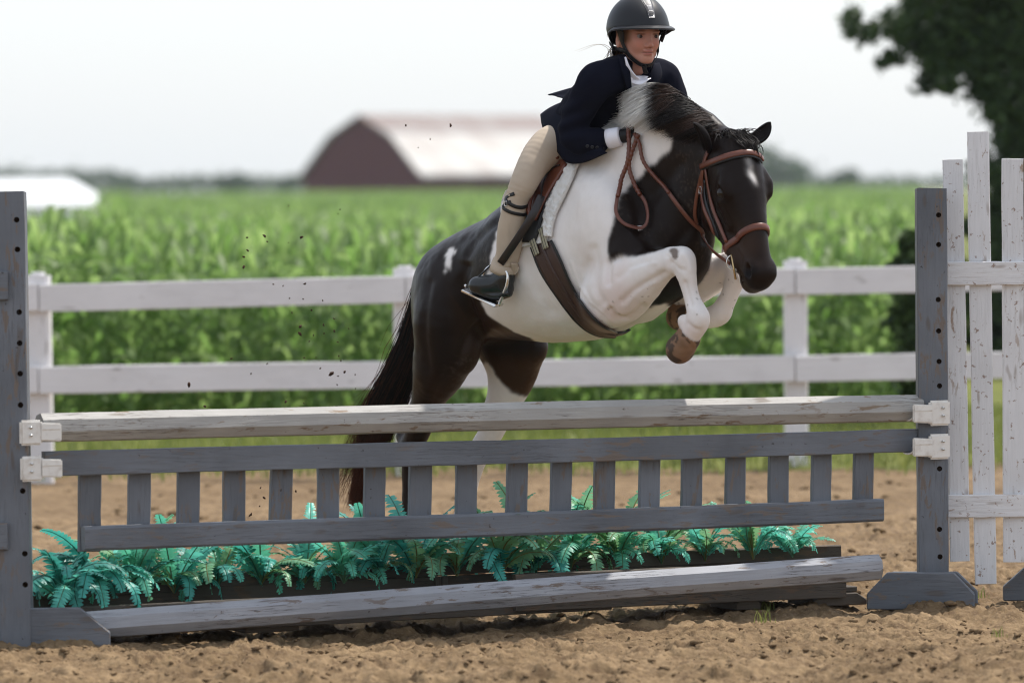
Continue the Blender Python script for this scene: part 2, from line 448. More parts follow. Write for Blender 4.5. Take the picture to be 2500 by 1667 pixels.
def corn(name, rows, dx, lib, seed, xl, label):
    r = np.random.RandomState(seed); V_, F_ = [], []; n = 0
    for y in rows:
        half = (1300 / F_PX) * y + 0.6
        for x in np.arange(-half, half, dx):
            xx = x + r.randn() * .05; yy = y + r.randn() * .06
            if (xx / yy < xl and yy > 46 + 3 * r.rand()) or xx / yy > 0.0765 + .002 * r.rand(): continue
            pv, pf = lib[r.randint(len(lib))]; a = r.rand() * 6.28; s = (0.95 + 0.10 * r.rand()) * (1.1 if xx / yy < -.073 else 1)
            R = np.array([[cos(a), -sin(a), 0], [sin(a), cos(a), 0], [0, 0, 1]])
            V_.append((pv @ R.T) * s + [xx, yy, float(terrain(xx, yy))]); F_.append(pf + n); n += len(pv)
    v = np.concatenate(V_); f = np.concatenate(F_)
    tri = f[:, 2] == f[:, 3]
    me = bpy.data.meshes.new(name)
    faces = np.concatenate([f[~tri][:, [0, 1, 2]], f[~tri][:, [0, 2, 3]], f[tri][:, :3]])
    o = link(name, mesh(name, v, faces), m_corn)
    return tag(o, label, 'corn', kind='stuff')
corn('corn_field', np.arange(32.4, 60, 0.75), 0.15, near, 31, -0.0785, 'rows of green corn growing behind the white rail fence')
corn('corn_canopy', np.concatenate([np.arange(62, 110, 1.5), np.arange(110, 330, 6.0)]), 0.36, far, 33, -0.0785, 'far green corn tops reaching back to the barn')

# ---- white rail fence
m_white = m_paint('fence_white', (0.72, 0.70, 0.70), (0.42, 0.38, 0.34), 0.70, 0.74, (0.40, 0.37, 0.35), 0.65, 0.05, 0.25, 0.2)
def fd(x): return 27.4 + 1.2 * (x + 100) / 2500.0          # fence depth against 2352-px column
fence = empty('rail_fence', D(940, 1075, fd(940))); fence.location.z = 0
tag(fence, 'white two rail wooden fence running along the green corn field', 'fence')
posts = [(-760, 620), (88, 622), (930, 607), (1825, 590), (2720, 573)]
for (px, ty) in posts:
    top = D(px, ty + 10, fd(px)); base = np.array([top[0] + 0.004, top[1], -0.1])
    board('post', base, top, 0.125, 0.13, m_white, fence, upv=(1, 0, 0), seg=8, c=0.012)
    cap = D(px, ty + 3, fd(px)); capo = board('post_cap', top, cap, 0.07, 0.08, m_white, fence, upv=(1, 0, 0), seg=2, c=0.02)
ys_up = lambda x: 683 + (643 - 683) * (x - 110) / 1840.0
ys_lo = lambda x: 872 + (843 - 872) * (x - 110) / 1840.0
for a, b in zip(posts[:-1], posts[1:]):
    for fn in (ys_up, ys_lo):
        j = _rs.randn() * 2
        p0 = D(a[0] + 2, fn(a[0]) + j, fd(a[0]) - 0.085); p1 = D(b[0] - 2, fn(b[0]) + j * .5, fd(b[0]) - 0.085)
        board('rail', p0, p1, 0.142, 0.03, m_white, fence, seg=12)

# ---- barn
m_barnred = mat('barn_red', (0.11, 0.022, 0.026), 0.85, 0.2); t = NT(m_barnred)
co = t.coord((3, 3, 0.15), 'Object', False)
t.color(t.mix(t.noise(co, 3, 5), (0.062, 0.009, 0.015), (0.100, 0.017, 0.024)))
m_roof = mat('barn_roof', (0.55, 0.5, 0.48), 0.5, 0.4); t = NT(m_roof)
co = t.coord((0.35, 1, 0.35), 'Object', False); n1 = t.noise(co, 0.9, 5); tc = t.new('ShaderNodeTexCoord'); sx = t.new('ShaderNodeSeparateXYZ'); t.l.new(tc.outputs['Object'], sx.inputs[0])
c = t.mix(t.ramp(n1, [(0.45, 0.0), (0.62, 0.8)]), (0.30, 0.29, 0.28), (0.17, 0.135, 0.12))
rust = t.math('MULTIPLY', t.ramp(t.math('MULTIPLY', sx.outputs['Z'], 0.1), [(0.56, 0.0), (0.66, 1.0)]), t.ramp(n1, [(0.3, 0.4), (0.6, 1.0)]))
t.color(t.mix(rust, c, (0.13, 0.068, 0.05)))
BD = 350.0; S = F_PX / BD
def barn_z(py): return CAM_H + (449 - py) / S
cth = radians(45)
cor = W(1032, 452, BD); gx = np.array([-cos(cth), sin(cth) * 1.0, 0]); rxv = np.array([sin(cth), cos(cth), 0])
gw = (1032 - 729) / S / cos(cth); rl = 430 / S / sin(cth)
prof = [(0.0, 424), (0.24, 330), (0.5, 279), (0.76, 330), (1.0, 424)]
zb = float(terrain(cor[0], cor[1])) - 1.0
barn = empty('barn', (cor[0], cor[1], zb)); tag(barn, 'old dark red barn with curved whitish rusty metal roof', 'barn')
def bp(u, w, z): q = np.array([cor[0], cor[1], 0]) + gx * u * gw + rxv * w * rl; return (q[0], q[1], z)
pr = [(0, zb)] + [(u, barn_z(p)) for u, p in prof] + [(1.0, zb)]
gv = [bp(u, 0, z) for u, z in pr] + [bp(u, 0.01, z) for u, z in pr]; n = len(pr)
link('gable_wall', mesh('gable_wall', gv, [tuple(range(n))[::-1], tuple(range(n, 2 * n))] + [(k, (k + 1) % n, n + (k + 1) % n, n + k) for k in range(n)], False), m_barnred, barn)
gv = [bp(u, 0.99, z) for u, z in pr] + [bp(u, 1.0, z) for u, z in pr]
link('gable_wall', mesh('gable_wall', gv, [tuple(range(n))[::-1], tuple(range(n, 2 * n))] + [(k, (k + 1) % n, n + (k + 1) % n, n + k) for k in range(n)], False), m_barnred, barn)
for u in (0.003, 0.985):
    a = [bp(u, .0101, zb), bp(u, .9899, zb), bp(u, .9899, barn_z(428)), bp(u, .0101, barn_z(428))]; b = [bp(u + .012, .0101, zb), bp(u + .012, .9899, zb), bp(u + .012, .9899, barn_z(428)), bp(u + .012, .0101, barn_z(428))]
    link('side_wall', mesh('side_wall', a + b, [(0, 1, 2, 3), (7, 6, 5, 4), (0, 4, 5, 1), (1, 5, 6, 2), (2, 6, 7, 3), (3, 7, 4, 0)], False), m_barnred, barn)
rv, rf = [], []
pr2 = [(-0.035, barn_z(431))] + [(u, barn_z(p) + 0.02) for u, p in prof] + [(1.035, barn_z(431))]
for w in (-0.02, 1.02):
    for (u, z) in pr2: rv.append(bp(u, w, z))
    for (u, z) in pr2: rv.append(bp(u, w, z + 0.18))
n = len(pr2)
for k in range(n - 1):
    rf += [(k, k + 1, 2 * n + k + 1, 2 * n + k), (n + k, 3 * n + k, 3 * n + k + 1, n + k + 1), (k, n + k, n + k + 1, k + 1), (2 * n + k, 2 * n + k + 1, 3 * n + k + 1, 3 * n + k)]
rf += [(0, 2 * n, 3 * n, n), (n - 1, 2 * n - 1, 4 * n - 1, 3 * n - 1)]
rv = np.array(rv); ro = link('roof', mesh('roof', rv - [cor[0], cor[1], zb], rf, False), m_roof, barn, Matrix.Translation(V((cor[0], cor[1], zb))))

# ---- white shed at the left edge
m_shed = mat('shed_white', (0.80, 0.80, 0.80), 0.45, 0.4); t = NT(m_shed)
t.color(t.mix(t.noise(t.coord((1, 1, 1), 'Object', False), 0.6, 4), (0.74, 0.75, 0.76), (0.83, 0.83, 0.83)))
SD = 230.0; S = F_PX / SD
def sp(px, py, dd=0): return W(px, py, SD + dd)
shed = empty('white_shed', (sp(100, 520)[0], SD, -2.5)); tag(shed, 'low white shed with pale metal roof behind left jump post', 'shed')
x0, x1, xr = sp(-260, 0)[0], sp(241, 0)[0], sp(150, 0)[0]
z_e, z_r = CAM_H + (462 - 505) / S, CAM_H + (462 - 440) / S
y0 = SD; y1 = SD + 7
wv = [(x0 + .2, y0 + .2, -3), (x1 - .25, y0 + .2, -3), (x1 - .25, y1 - .2, -3), (x0 + .2, y1 - .2, -3)]; wv += [(a, b, z_e) for a, b, _ in wv]
link('wall', mesh('wall', wv, [(0, 1, 5, 4), (1, 2, 6, 5), (2, 3, 7, 6), (3, 0, 4, 7)], False), m_shed, shed)
ym = (y0 + y1) / 2
rv = [(x0, y0, z_e), (x1, y0, z_e), (x1, y1, z_e), (x0, y1, z_e), (x0, ym, z_r), (xr, ym, z_r)]
rv += [(a, b, c + .08) for a, b, c in rv]
rf = [(6, 7, 11, 10), (7, 8, 11), (8, 9, 10, 11), (9, 6, 10), (0, 4, 5, 1), (1, 5, 2), (2, 5, 4, 3), (3, 4, 0), (0, 1, 7, 6), (1, 2, 8, 7), (2, 3, 9, 8), (3, 0, 6, 9)]
link('roof', mesh('roof', rv, rf, False), m_shed, shed)

# ---- trees
m_bark = mat('bark', (0.07, 0.05, 0.035), 0.9, 0.1)
m_leafd = leaf_mat('tree_leaf_dark', (0.014, 0.034, 0.009), (0.058, 0.098, 0.024), 0.2, 0.55)
m_leaff = leaf_mat('tree_leaf_far', (0.030, 0.060, 0.022), (0.055, 0.095, 0.035), 0.25, 0.6)
def crown_mesh(name, blobs, n, size, seed, shell=0.5, pw=1.0, fringe=.2):
    """leaf faces spread through ellipsoid clumps (x,y,z,rx,ry,rz)"""
    r = np.random.RandomState(seed); B = np.array(blobs, float)
    w = (B[:, 3] * B[:, 5]) ** pw; k = r.choice(len(B), n, p=w / w.sum())
    d = r.randn(n, 3); d /= np.linalg.norm(d, axis=1)[:, None]; rad = r.rand(n) ** (1 / 3.0) * (1 - shell) + shell * (0.7 + .38 * r.rand(n)); rad = np.where(r.rand(n) < fringe, rad * (1 + .95 * r.rand(n) ** 2), rad)
    c = B[k, :3] + d * rad[:, None] * B[k, 3:]
    a = r.randn(n, 3); a /= np.linalg.norm(a, axis=1)[:, None]; b = np.cross(a, r.randn(n, 3)); b /= np.linalg.norm(b, axis=1)[:, None]
    s = size * (0.6 + 0.8 * r.rand(n))[:, None]
    v = np.stack([c - a * s, c + b * s * .55, c + a * s, c - b * s * .55], 1).reshape(-1, 3)
    return mesh(name, v, np.arange(4 * n).reshape(-1, 4), False)
def trunk_mesh(name, base, top, r0, r1, limbs=()):
    V_, F_ = [], []; n = 0
    for pts, a, b in [((base, (np.array(base) + np.array(top)) / 2 + np.array([.05, 0, 0]), top), r0, r1)] + list(limbs):
        P = spline(pts, 9); me = sweep('x', P, np.linspace(a, b, 9), 8)
        vv = np.array([v.co[:] for v in me.vertices]); V_.append(vv); F_ += [tuple(i + n for i in p.vertices) for p in me.polygons]; n += len(vv)
        bpy.data.meshes.remove(me)
    return mesh(name, np.concatenate(V_), F_)
TD = 42.0; ts = F_PX / TD
tb = np.array([W(2780, 0, TD)[0], TD, 0.0])
bigtree = empty('leafy_tree', tb); tag(bigtree, 'large dark leafy tree overhanging the picket wing at upper right', 'tree')
def tp(px, py, dd=0): return W(px, py, TD + dd)
limbs = [((tp(2780, -200), tp(2560, -60), tp(2330, 20)), .11, .02), ((tp(2780, -80), tp(2500, 110), tp(2260, 140)), .08, .015), ((tp(2780, 120), tp(2560, 330), tp(2430, 470)), .07, .015), ((tp(2330, 20), tp(2210, 50), tp(2080, 60)), .025, .006)]
link('trunk', trunk_mesh('trunk', tb, tp(2780, -500), .24, .12, limbs), m_bark, bigtree)
r = np.random.RandomState(77)
bl = []
def cl(px, py, rpx, n=1, dz=0.5):
    for k in range(n):
        p = tp(px, py, r.uniform(-dz, dz)); q = rpx / ts; bl.append((*p, q, q * 1.1, q * .85))
for (px, py, rp) in ((2080, 35, 26), (2085, 70, 24), (2130, 85, 30), (2155, 155, 20), (2185, 60, 38), (2180, 145, 24), (2230, 100, 52), (2225, 45, 40), (2290, 60, 80), (2300, 150, 58), (2270, 195, 34), (2310, 205, 34), (2360, 120, 90), (2380, 40, 110), (2450, 130, 110), (2480, 230, 90),
    (2400, 215, 55), (2520, 60, 150), (2550, 300, 90), (2470, 300, 60), (2430, 270, 38), (2480, 380, 48), (2540, 420, 90), (2440, 350, 22), (2395, 385, 20), (2375, 410, 16), (2500, 520, 70), (2440, 500, 50), (2480, 620, 80), (2420, 640, 60), (2470, 740, 70), (2400, 760, 60), (2490, 860, 60), (2420, 880, 50), (2370, 560, 26), (2355, 700, 30), (2580, 650, 110), (2600, 820, 100), (2650, 480, 140), (2700, 200, 180), (2700, -60, 200), (2500, -120, 160), (2350, -90, 110), (2250, -30, 60), (2850, 100, 200), (2850, 400, 160), (2340, 820, 26), (2405, 560, 40), (2440, 430, 40), (2490, 450, 50), (2410, 690, 45), (2395, 830, 45), (2460, 560, 60), (2450, 680, 60), (2450, 820, 60), (2500, 760, 60), (2330, 640, 24), (2335, 740, 30), (2420, 930, 40), (2490, 930, 40)):
    cl(px + r.randn() * 5, py + r.randn() * 5, rp * .9, 2, 0.8); cl(px + rp * r.uniform(-.9, .9), py + rp * r.uniform(-.9, .9), rp * .45, 1, .8)
link('crown', crown_mesh('crown', bl, 62000, 0.032, 5, 0.1, 0.85, .5), m_leafd, bigtree)

shd = 31.4; ssb = F_PX / shd
sb = empty('dark_shrub', (W(2215, 0, shd)[0], shd, 0)); tag(sb, 'dark green shrub behind the fence beside right grey post', 'shrub')
bl2 = [(*W(px, py, shd + dd), rp / ssb, rp / ssb, rp / ssb) for (px, py, rp, dd) in ((2222, 590, 26, 0), (2212, 650, 34, .1), (2228, 720, 42, 0), (2204, 780, 36, .1), (2240, 840, 44, .2), (2215, 900, 40, 0), (2250, 660, 40, .2), (2290, 800, 50, .3), (2300, 700, 50, .3), (2240, 950, 40, .1))]
link('crown', crown_mesh('crown', bl2, 9000, 0.028, 8, .2), m_leafd, sb)
link('trunk', trunk_mesh('trunk', (sb.location.x + .05, shd, 0), W(2240, 700, shd), .03, .01), m_bark, sb)

def far_tree(name, px, py_top, py_bot, wpx, d, label, seed, n=900):
    s = F_PX / d; r = np.random.RandomState(seed); c = W(px, (py_top + py_bot) / 2, d); zg = float(terrain(c[0], c[1]))
    e = empty(name, (c[0], c[1], zg)); tag(e, label, 'tree', 'distant trees')
    hh = (py_bot - py_top) / s / 2; ww = wpx / s / 2; B = []
    for k in range(9):
        B.append((c[0] + r.uniform(-.55, .55) * ww, c[1] + r.uniform(-.5, .5) * ww, c[2] + r.uniform(-.5, .45) * hh, ww * r.uniform(.38, .6), ww * .5, hh * r.uniform(.4, .55)))
    link('crown', crown_mesh('crown', B, n, 0.011 * d / 22, seed, .3), m_leaff, e)
    link('trunk', trunk_mesh('trunk', (c[0], c[1], zg), (c[0], c[1], c[2]), .3, .15), m_bark, e)
FTD = 620.0
far_tree('round_tree', 1895, 345, 470, 190, FTD, 'hazy round tree on the horizon just right of horse head', 1, 1800)
far_tree('round_tree', 2055, 405, 470, 95, FTD, 'small hazy tree on horizon midway between horse head and right post', 2)
far_tree('round_tree', 563, 415, 480, 80, FTD, 'rounded hazy tree bump on skyline left of the barn', 3)
far_tree('round_tree', 705, 425, 475, 60, FTD, 'hazy tree crown against the left side of the barn', 4)
r = np.random.RandomState(12); bl3 = []
for px in np.arange(-80, 2580, 11):
    h = (26 + 14 * vnoise(np.array([[px, 0, 0.]]), 0.012, 5)[0] + 12 * r.rand()) if px < 780 else (10 + 12 * r.rand() + 9 * vnoise(np.array([[px, 0, 0.]]), 0.01, 9)[0])
    if px < 330: h += 12
    p = W(px, 470 - (px / 2500) * 18 - h * .45, FTD + 25 + r.rand() * 20); s = F_PX / (FTD + 30)
    bl3.append((*p, 12 / s * r.uniform(.8, 1.4), 1.0, h * .62 / s))
o = link('treeline', crown_mesh('treeline', bl3, 9000, 0.34, 6, .2), m_leaff); tag(o, 'low hazy dark line of far trees along the horizon', 'trees', kind='stuff')
# ================================================================== THE JUMP
m_grey = m_paint('grey_paint', (0.142, 0.152, 0.170), (0.165, 0.130, 0.105), 0.605, 0.69, (0.035, 0.025, 0.02), 0.6, 0.22, 0.3, 0.25)
m_greyp = m_paint('pale_grey_pole', (0.375, 0.36, 0.335), (0.21, 0.15, 0.10), 0.64, 0.70, (0.07, 0.045, 0.03), 0.7, 0.16)
m_gpole = m_paint('grey_ground_pole', (0.30, 0.305, 0.325), (0.16, 0.12, 0.095), 0.635, 0.70, (0.05, 0.035, 0.03), 0.65, 0.16)
m_dark = m_paint('dark_box_wood', (0.095, 0.078, 0.062), (0.13, 0.085, 0.055), 0.60, 0.75, (0.01, 0.01, 0.01), 0.8, 0.2)
m_pick = m_paint('picket_white', (0.70, 0.69, 0.69), (0.36, 0.25, 0.18), 0.655, 0.64, (0.24, 0.145, 0.095), 0.65, 0.07, 0.25, 0.2)
m_plastic = mat('cup_plastic', (0.72, 0.69, 0.63), 0.42, 0.4); t = NT(m_plastic)
t.color(t.mix(t.ramp(t.noise(t.coord((1, 1, 1)), 30, 4), [(0.5, 0.0), (0.75, 0.5)]), (0.75, 0.72, 0.67), (0.42, 0.35, 0.28)))
m_hole = mat('bored_wood', (0.055, 0.035, 0.025), 0.95, 0.05)
m_metal = mat('steel', (0.62, 0.61, 0.59), 0.28, 0.5, 1.0)

def jd(x): return 17.50 + 1.42 * (x - 88) / 2017.0      # depth of the jump line at a 2352-px column
JR = unit(D(2105, 900, jd(2105)) - D(88, 900, jd(88))); JR[2] = 0; JR = unit(JR)      # along the jump, left to right
JF = np.array([JR[1], -JR[0], 0])                          # out of the jump face towards the camera

def post_with_holes(name, base, top, wid, m, parent, hole_px, depth_of, hx, facev):
    """square post with bored peg holes: boolean cut, each hole a dark-lined bore"""
    M, L = frame(base, top, facev)                          # local z = face normal, local x up
    me = prism_mesh(name, rect_sec(wid, wid, 0.004), L, 12, 0.0008)
    o = link(name, me, m, None, M)
    bm = bmesh.new(); Mi = M.inverted()
    for k, (hx_, hy_) in enumerate(hole_px):
        c = Mi @ V(D(hx_, hy_, depth_of))
        bmesh.ops.create_cone(bm, cap_ends=True, segments=12, radius1=0.0095, radius2=0.0095, depth=0.05, matrix=Matrix.Translation((c.x, c.y, wid / 2)))
    cme = bpy.data.meshes.new('cut'); bm.to_mesh(cme); bm.free(); cme.materials.append(m_hole)
    co_ = bpy.data.objects.new('cut', cme); COL.objects.link(co_); co_.matrix_basis = M
    md = o.modifiers.new('b', 'BOOLEAN'); md.operation = 'DIFFERENCE'; md.object = co_; md.solver = 'EXACT'; md.material_mode = 'TRANSFER'
    dg = bpy.context.evaluated_depsgraph_get(); new = bpy.data.meshes.new_from_object(o.evaluated_get(dg))
    o.modifiers.clear(); o.data = new
    bpy.data.objects.remove(co_)
    adopt(o, parent); return o

def foot_board(parent, c, along, half, h, t_, m=None):
    """trapezoid foot plank with cut shoulders; along = unit vector"""
    a = unit(along); n = np.cross(a, [0, 0, 1]); pr = [(-half, 0), (half, 0), (half, h * .42), (half * .62, h), (-half * .62, h), (-half, h * .42)]
    v = []
    for s in (-t_ / 2, t_ / 2):
        for (x, z) in pr: v.append((x, s, z))
    k = len(pr); f = [tuple(range(k)), tuple(range(2 * k - 1, k - 1, -1))] + [(i, k + i, k + (i + 1) % k, (i + 1) % k) for i in range(k)]
    M = Matrix(((a[0], n[0], 0, c[0]), (a[1], n[1], 0, c[1]), (0, 0, 1, c[2]), (0, 0, 0, 1)))
    me = mesh('foot', v, f, False)
    bm = bmesh.new(); bm.from_mesh(me); bmesh.ops.recalc_face_normals(bm, faces=bm.faces[:]); bmesh.ops.bevel(bm, geom=bm.edges[:], offset=0.004, segments=1, affect='EDGES'); bm.to_mesh(me); bm.free()
    return link('foot', me, m or m_grey, parent, M)

# ---- right wing standard: grey post, white picket wing, grey feet
dR = jd(2140)
zr = lambda p: np.array([p[0], p[1], 0.0])
pr_base = zr(D(2142, 1388, dR)); pr_base[2] = 0.055; pr_top = D(2139, 433, dR)
wingR = empty('wing_standard', zr(pr_base)); tag(wingR, 'grey jump standard with white picket wing at the right', 'jump standard', 'jump standards')
post_with_holes('post', pr_base, pr_top, 0.108, m_grey, wingR, [(2156, 494), (2156, 562), (2155, 688), (2156, 760), (2157, 830), (2158, 886), (2158, 1076), (2158, 1215), (2159, 1278)], dR - 0.054, 0, -_fw)
ft = D(2115, 1402, dR - 0.12); foot_board(wingR, (ft[0], ft[1], -0.012), unit(np.array([0.985, -0.10, 0])), 0.192, 0.132, 0.036)
foot_board(wingR, (ft[0] + .03, ft[1] + .19, -0.012), unit(np.array([0.985, -0.10, 0])), 0.19, 0.12, 0.036)
ft2 = D(2440, 1380, dR + 0.22); foot_board(wingR, (ft2[0], ft2[1], -0.012), unit(np.array([0.985, -0.05, 0])), 0.215, 0.125, 0.036)
board('post', (ft2[0] + .02, ft2[1] + .06, 0.02), (ft2[0] + .02, ft2[1] + .06, 1.5), 0.1, 0.1, m_grey, wingR, upv=(0, -1, 0))
pickets = [(2188, 367, 2204, 1288, 46), (2247, 303, 2264, 1340, 50), (2326, 365, 2328, 1290, 50), (2391, 300, 2398, 1330, 50), (2462, 365, 2468, 1290, 50)]
for i, (xt, yt, xb, yb, w) in enumerate(pickets):
    dd = dR + 0.085 + 0.05 * (i / 4)
    a = D(xb, yb, dd); b = D(xt, yt, dd)
    board('picket', a, b, w * 1.06 / F_PX * dd, 0.02, m_pick, wingR, upv=_rt, seg=10)
for (yc, h) in ((627, 54), (1160, 53)):
    p0 = D(2176, yc + 1, dR + 0.060); p1 = D(2480, yc - 2, dR + 0.12)
    board('wing_rail', p0, p1, h * 1.06 / F_PX * dR, 0.022, m_pick, wingR, seg=8)

# ---- left wing standard
dL = jd(40)
pl_base = zr(D(40, 1478, dL)); pl_base[2] = -0.01; pl_top = D(22, 441, dL)
wingL = empty('wing_standard', zr(pl_base)); tag(wingL, 'grey jump standard cut by the left edge', 'jump standard', 'jump standards')
post_with_holes('post', pl_base, pl_top, 0.103, m_grey, wingL, [(38, 505), (40, 573), (44, 717), (45, 788), (46, 858), (47, 930), (52, 1127), (57, 1271), (58, 1342)], dL - 0.052, 0, -_fw)
fl = D(98, 1482, dL - 0.025); foot_board(wingL, (fl[0] - .038, fl[1], -0.012), unit(np.array([0.99, 0.06, 0])), 0.262, 0.142, 0.034)
foot_board(wingL, (fl[0] - .10, fl[1] + .15, -0.012), unit(np.array([0.99, 0.06, 0])), 0.25, 0.13, 0.034)
for (yc, h) in ((655, 66), (1230, 62)):
    p0 = D(-290, yc + 4, dL - 0.03); p1 = D(18, yc, dL - 0.062)
    board('wing_rail', p0, p1, h * 1.06 / F_PX * dL, 0.022, m_grey, wingL, seg=6)
for i, (x, yt, yb) in enumerate(((-38, 380, 1400), (-108, 320, 1440), (-178, 380, 1400), (-248, 320, 1440))):
    board('picket', D(x + 6, yb, dL + .0), D(x, yt, dL + .0), 0.078, 0.02, m_pick, wingL, upv=_rt, seg=8)

# ---- white plastic jump cups
def cup(post_px, y, d, side, label):
    """bracket block on the post and a curved cradle reaching under the pole end; side = +1 towards right"""
    c = D(post_px, y, d); e = empty('jump_cup', c); tag(e, label, 'jump cup', 'white jump cups')
    k = 1.063 / F_PX * d; ax = JR * side; fr = JF
    def slab(name, cx, cz, hw, hh, n0, n1, tilt=0.0, par=e, bev=.004):
        v = []
        for nn in (n0, n1):
            for (a, b) in ((-hw, -hh), (hw, -hh + tilt), (hw, hh + tilt), (-hw, hh)):
                v.append(c + ax * (cx + a) * k + np.array([0, 0, (cz + b) * k]) + fr * nn)
        me = mesh(name, v, [(0, 1, 2, 3), (7, 6, 5, 4), (0, 4, 5, 1), (1, 5, 6, 2), (2, 6, 7, 3), (3, 7, 4, 0)], False)
        bm = bmesh.new(); bm.from_mesh(me); bmesh.ops.recalc_face_normals(bm, faces=bm.faces[:]); bmesh.ops.bevel(bm, geom=bm.edges[:], offset=bev, segments=2, affect='EDGES'); bm.to_mesh(me); bm.free()
        return link(name, me, m_plastic, par)
    slab('bracket', -2, 0, 27, 29, 0.0, 0.022, 0, bev=.007)
    slab('lip', 44, 2 if side > 0 else -2, 26, 21, 0.012, 0.026, -3 * side)
    # cradle: curved trough under the pole, running through the plane of the jump
    n = 9; v = []
    for i in range(n):
        a = pi + pi * i / (n - 1)
        for rr in (0.058, 0.066):
            for s in (22, 66):
                v.append(c + ax * s * k + fr * (-0.035 + rr * cos(a) * 0.95) + np.array([0, 0, 8 * k + rr * sin(a) * .62]))
    f = []
    for i in range(n - 1):
        q = 4 * i; f += [(q, q + 1, q + 5, q + 4), (q + 2, q + 6, q + 7, q + 3), (q, q + 4, q + 6, q + 2), (q + 1, q + 3, q + 7, q + 5)]
    f += [(0, 2, 3, 1), (4 * n - 4, 4 * n - 3, 4 * n - 1, 4 * n - 2)]
    link('cradle', mesh('cradle', v, f, False), m_plastic, e)
    for (a, b) in ((-6, 12), (-6, -6)):
        p = c + ax * a * k + np.array([0, 0, b * k]); sweep('pin', [p + fr * 0.015, p + fr * 0.034], 0.0042, 8, m_metal, e)
cup(70, 993, dL - 0.055, 1, 'upper white plastic cup on the left post')
cup(72, 1076, dL - 0.055, 1, 'lower white plastic cup on the left post')
cup(2152, 948, dR - 0.058, -1, 'upper white plastic cup on the right post')
cup(2152, 1025, dR - 0.058, -1, 'lower white plastic cup on the right post')

# ---- top pole
p0 = D(90, 981, jd(90)); p1 = D(2108, 936, jd(2108))
o = pole('jump_pole', p0, p1, 0.0505, m_greyp, n=8, seg=24, rot=.28); tag(o, 'pale weathered octagonal top pole of the jump', 'pole')
# ---- gate
g0 = D(100, 1066, jd(100)); g1 = D(2104, 1011, jd(2104))
gate = empty('jump_gate', (g0 + g1) / 2); tag(gate, 'grey slatted gate hanging under the top pole', 'gate')
board('gate_rail', g0, g1, 0.082, 0.036, m_grey, gate, seg=24)
b0 = D(190, 1238, jd(190)); b1 = D(2024, 1171, jd(2024))
board('gate_rail', b0, b1, 0.081, 0.040, m_grey, gate, seg=24, c=.008)
slx = [212, 326, 436, 543, 652, 760, 866, 972, 1077, 1192, 1293, 1396, 1497, 1597, 1697, 1795, 1895, 1990]
slw = [52, 52, 52, 52, 52, 51, 50, 54, 50, 50, 50, 50, 50, 50, 48, 48, 48, 48]
for i, (x, w) in enumerate(zip(slx, slw)):
    yt = 1066 + (1011 - 1066) * (x - 100) / 2004 - 18; yb = 1238 + (1171 - 1238) * (x - 190) / 1834
    yb += 30 if i == 0 else 22
    off = -JF * 0.030
    a = D(x, yb, jd(x)) + off; b = D(x + 3 - (2 if i > 12 else 0) + _rs.randn() * 1.0, yt, jd(x)) + off
    board('slat', a, b, w * 1.063 / F_PX * jd(x) * 1.03, 0.022, m_grey, gate, upv=JR, seg=5)
# ---- ground pole
gp0 = D(178, 1436, 17.54); gp1 = D(2016, 1302, 18.60)
gp0[2] = max(gp0[2], 0.035)
o = pole('ground_pole', gp0, gp1, 0.0485, m_gpole, n=8, seg=24, rot=.28); tag(o, 'grey octagonal ground pole lying in front of the planter box', 'pole')
# ---- planter box behind the ground pole
boxd = lambda x: jd(x) + 0.10
box = empty('planter_box', zr(D(1000, 1400, boxd(1000)))); tag(box, 'long dark wooden trough holding the turquoise ferns', 'planter box')
fb = [(60, 1396), (1950, 1283)]; rb = [(40, 1362), (1930, 1272)]
def bd(name, a, b, da, db, h, t_, m):
    return board(name, D(a[0], a[1], da), D(b[0], b[1], db), h, t_, m, box, seg=16)
bd('side_board', (352, 1338), (1012, 1306), boxd(352) + .26, boxd(1012) + .26, 0.045, 0.03, m_dark)
bd('side_board', (1016, 1305), (1160, 1296), boxd(1016) + .26, boxd(1160) + .26, 0.045, 0.03, m_dark)
bd('side_board', (40, 1360), (345, 1346), boxd(40) + .26, boxd(345) + .26, 0.045, 0.03, m_dark)
bd('side_board', (1165, 1296), (1928, 1268), boxd(1165) + .26, boxd(1928) + .26, 0.05, 0.03, m_dark)
bd('side_board', (40, 1433), (1400, 1368), boxd(40) - .02, boxd(1400) - .02, 0.10, 0.03, m_dark)
bd('side_board', (1180, 1362), (1940, 1330), boxd(1180) - .05, boxd(1940) - .05, 0.13, 0.03, m_dark)
bd('bottom_board', (60, 1410), (1930, 1345), boxd(60) + .12, boxd(1930) + .12, 0.02, 0.26, m_dark)
bd('side_board', (60, 1400), (1925, 1310), boxd(60) + .275, boxd(1925) + .275, 0.10, 0.02, m_dark)
for x, y in ((1004, 1346), (1020, 1345)):
    board('divider', D(x, y + 28, boxd(x) + .24), D(x, y - 22, boxd(x) + .24), 0.022, 0.02, m_dark, box, upv=JR, seg=3)
for x, y, hw in ((1900, 1388, .11), (1690, 1394, .05), (600, 1440, .10)):
    c = D(x, y + 8, boxd(x) + .08); foot_board(box, (c[0], c[1], 0.0), JR, hw, 0.045, 0.2, m_dark)

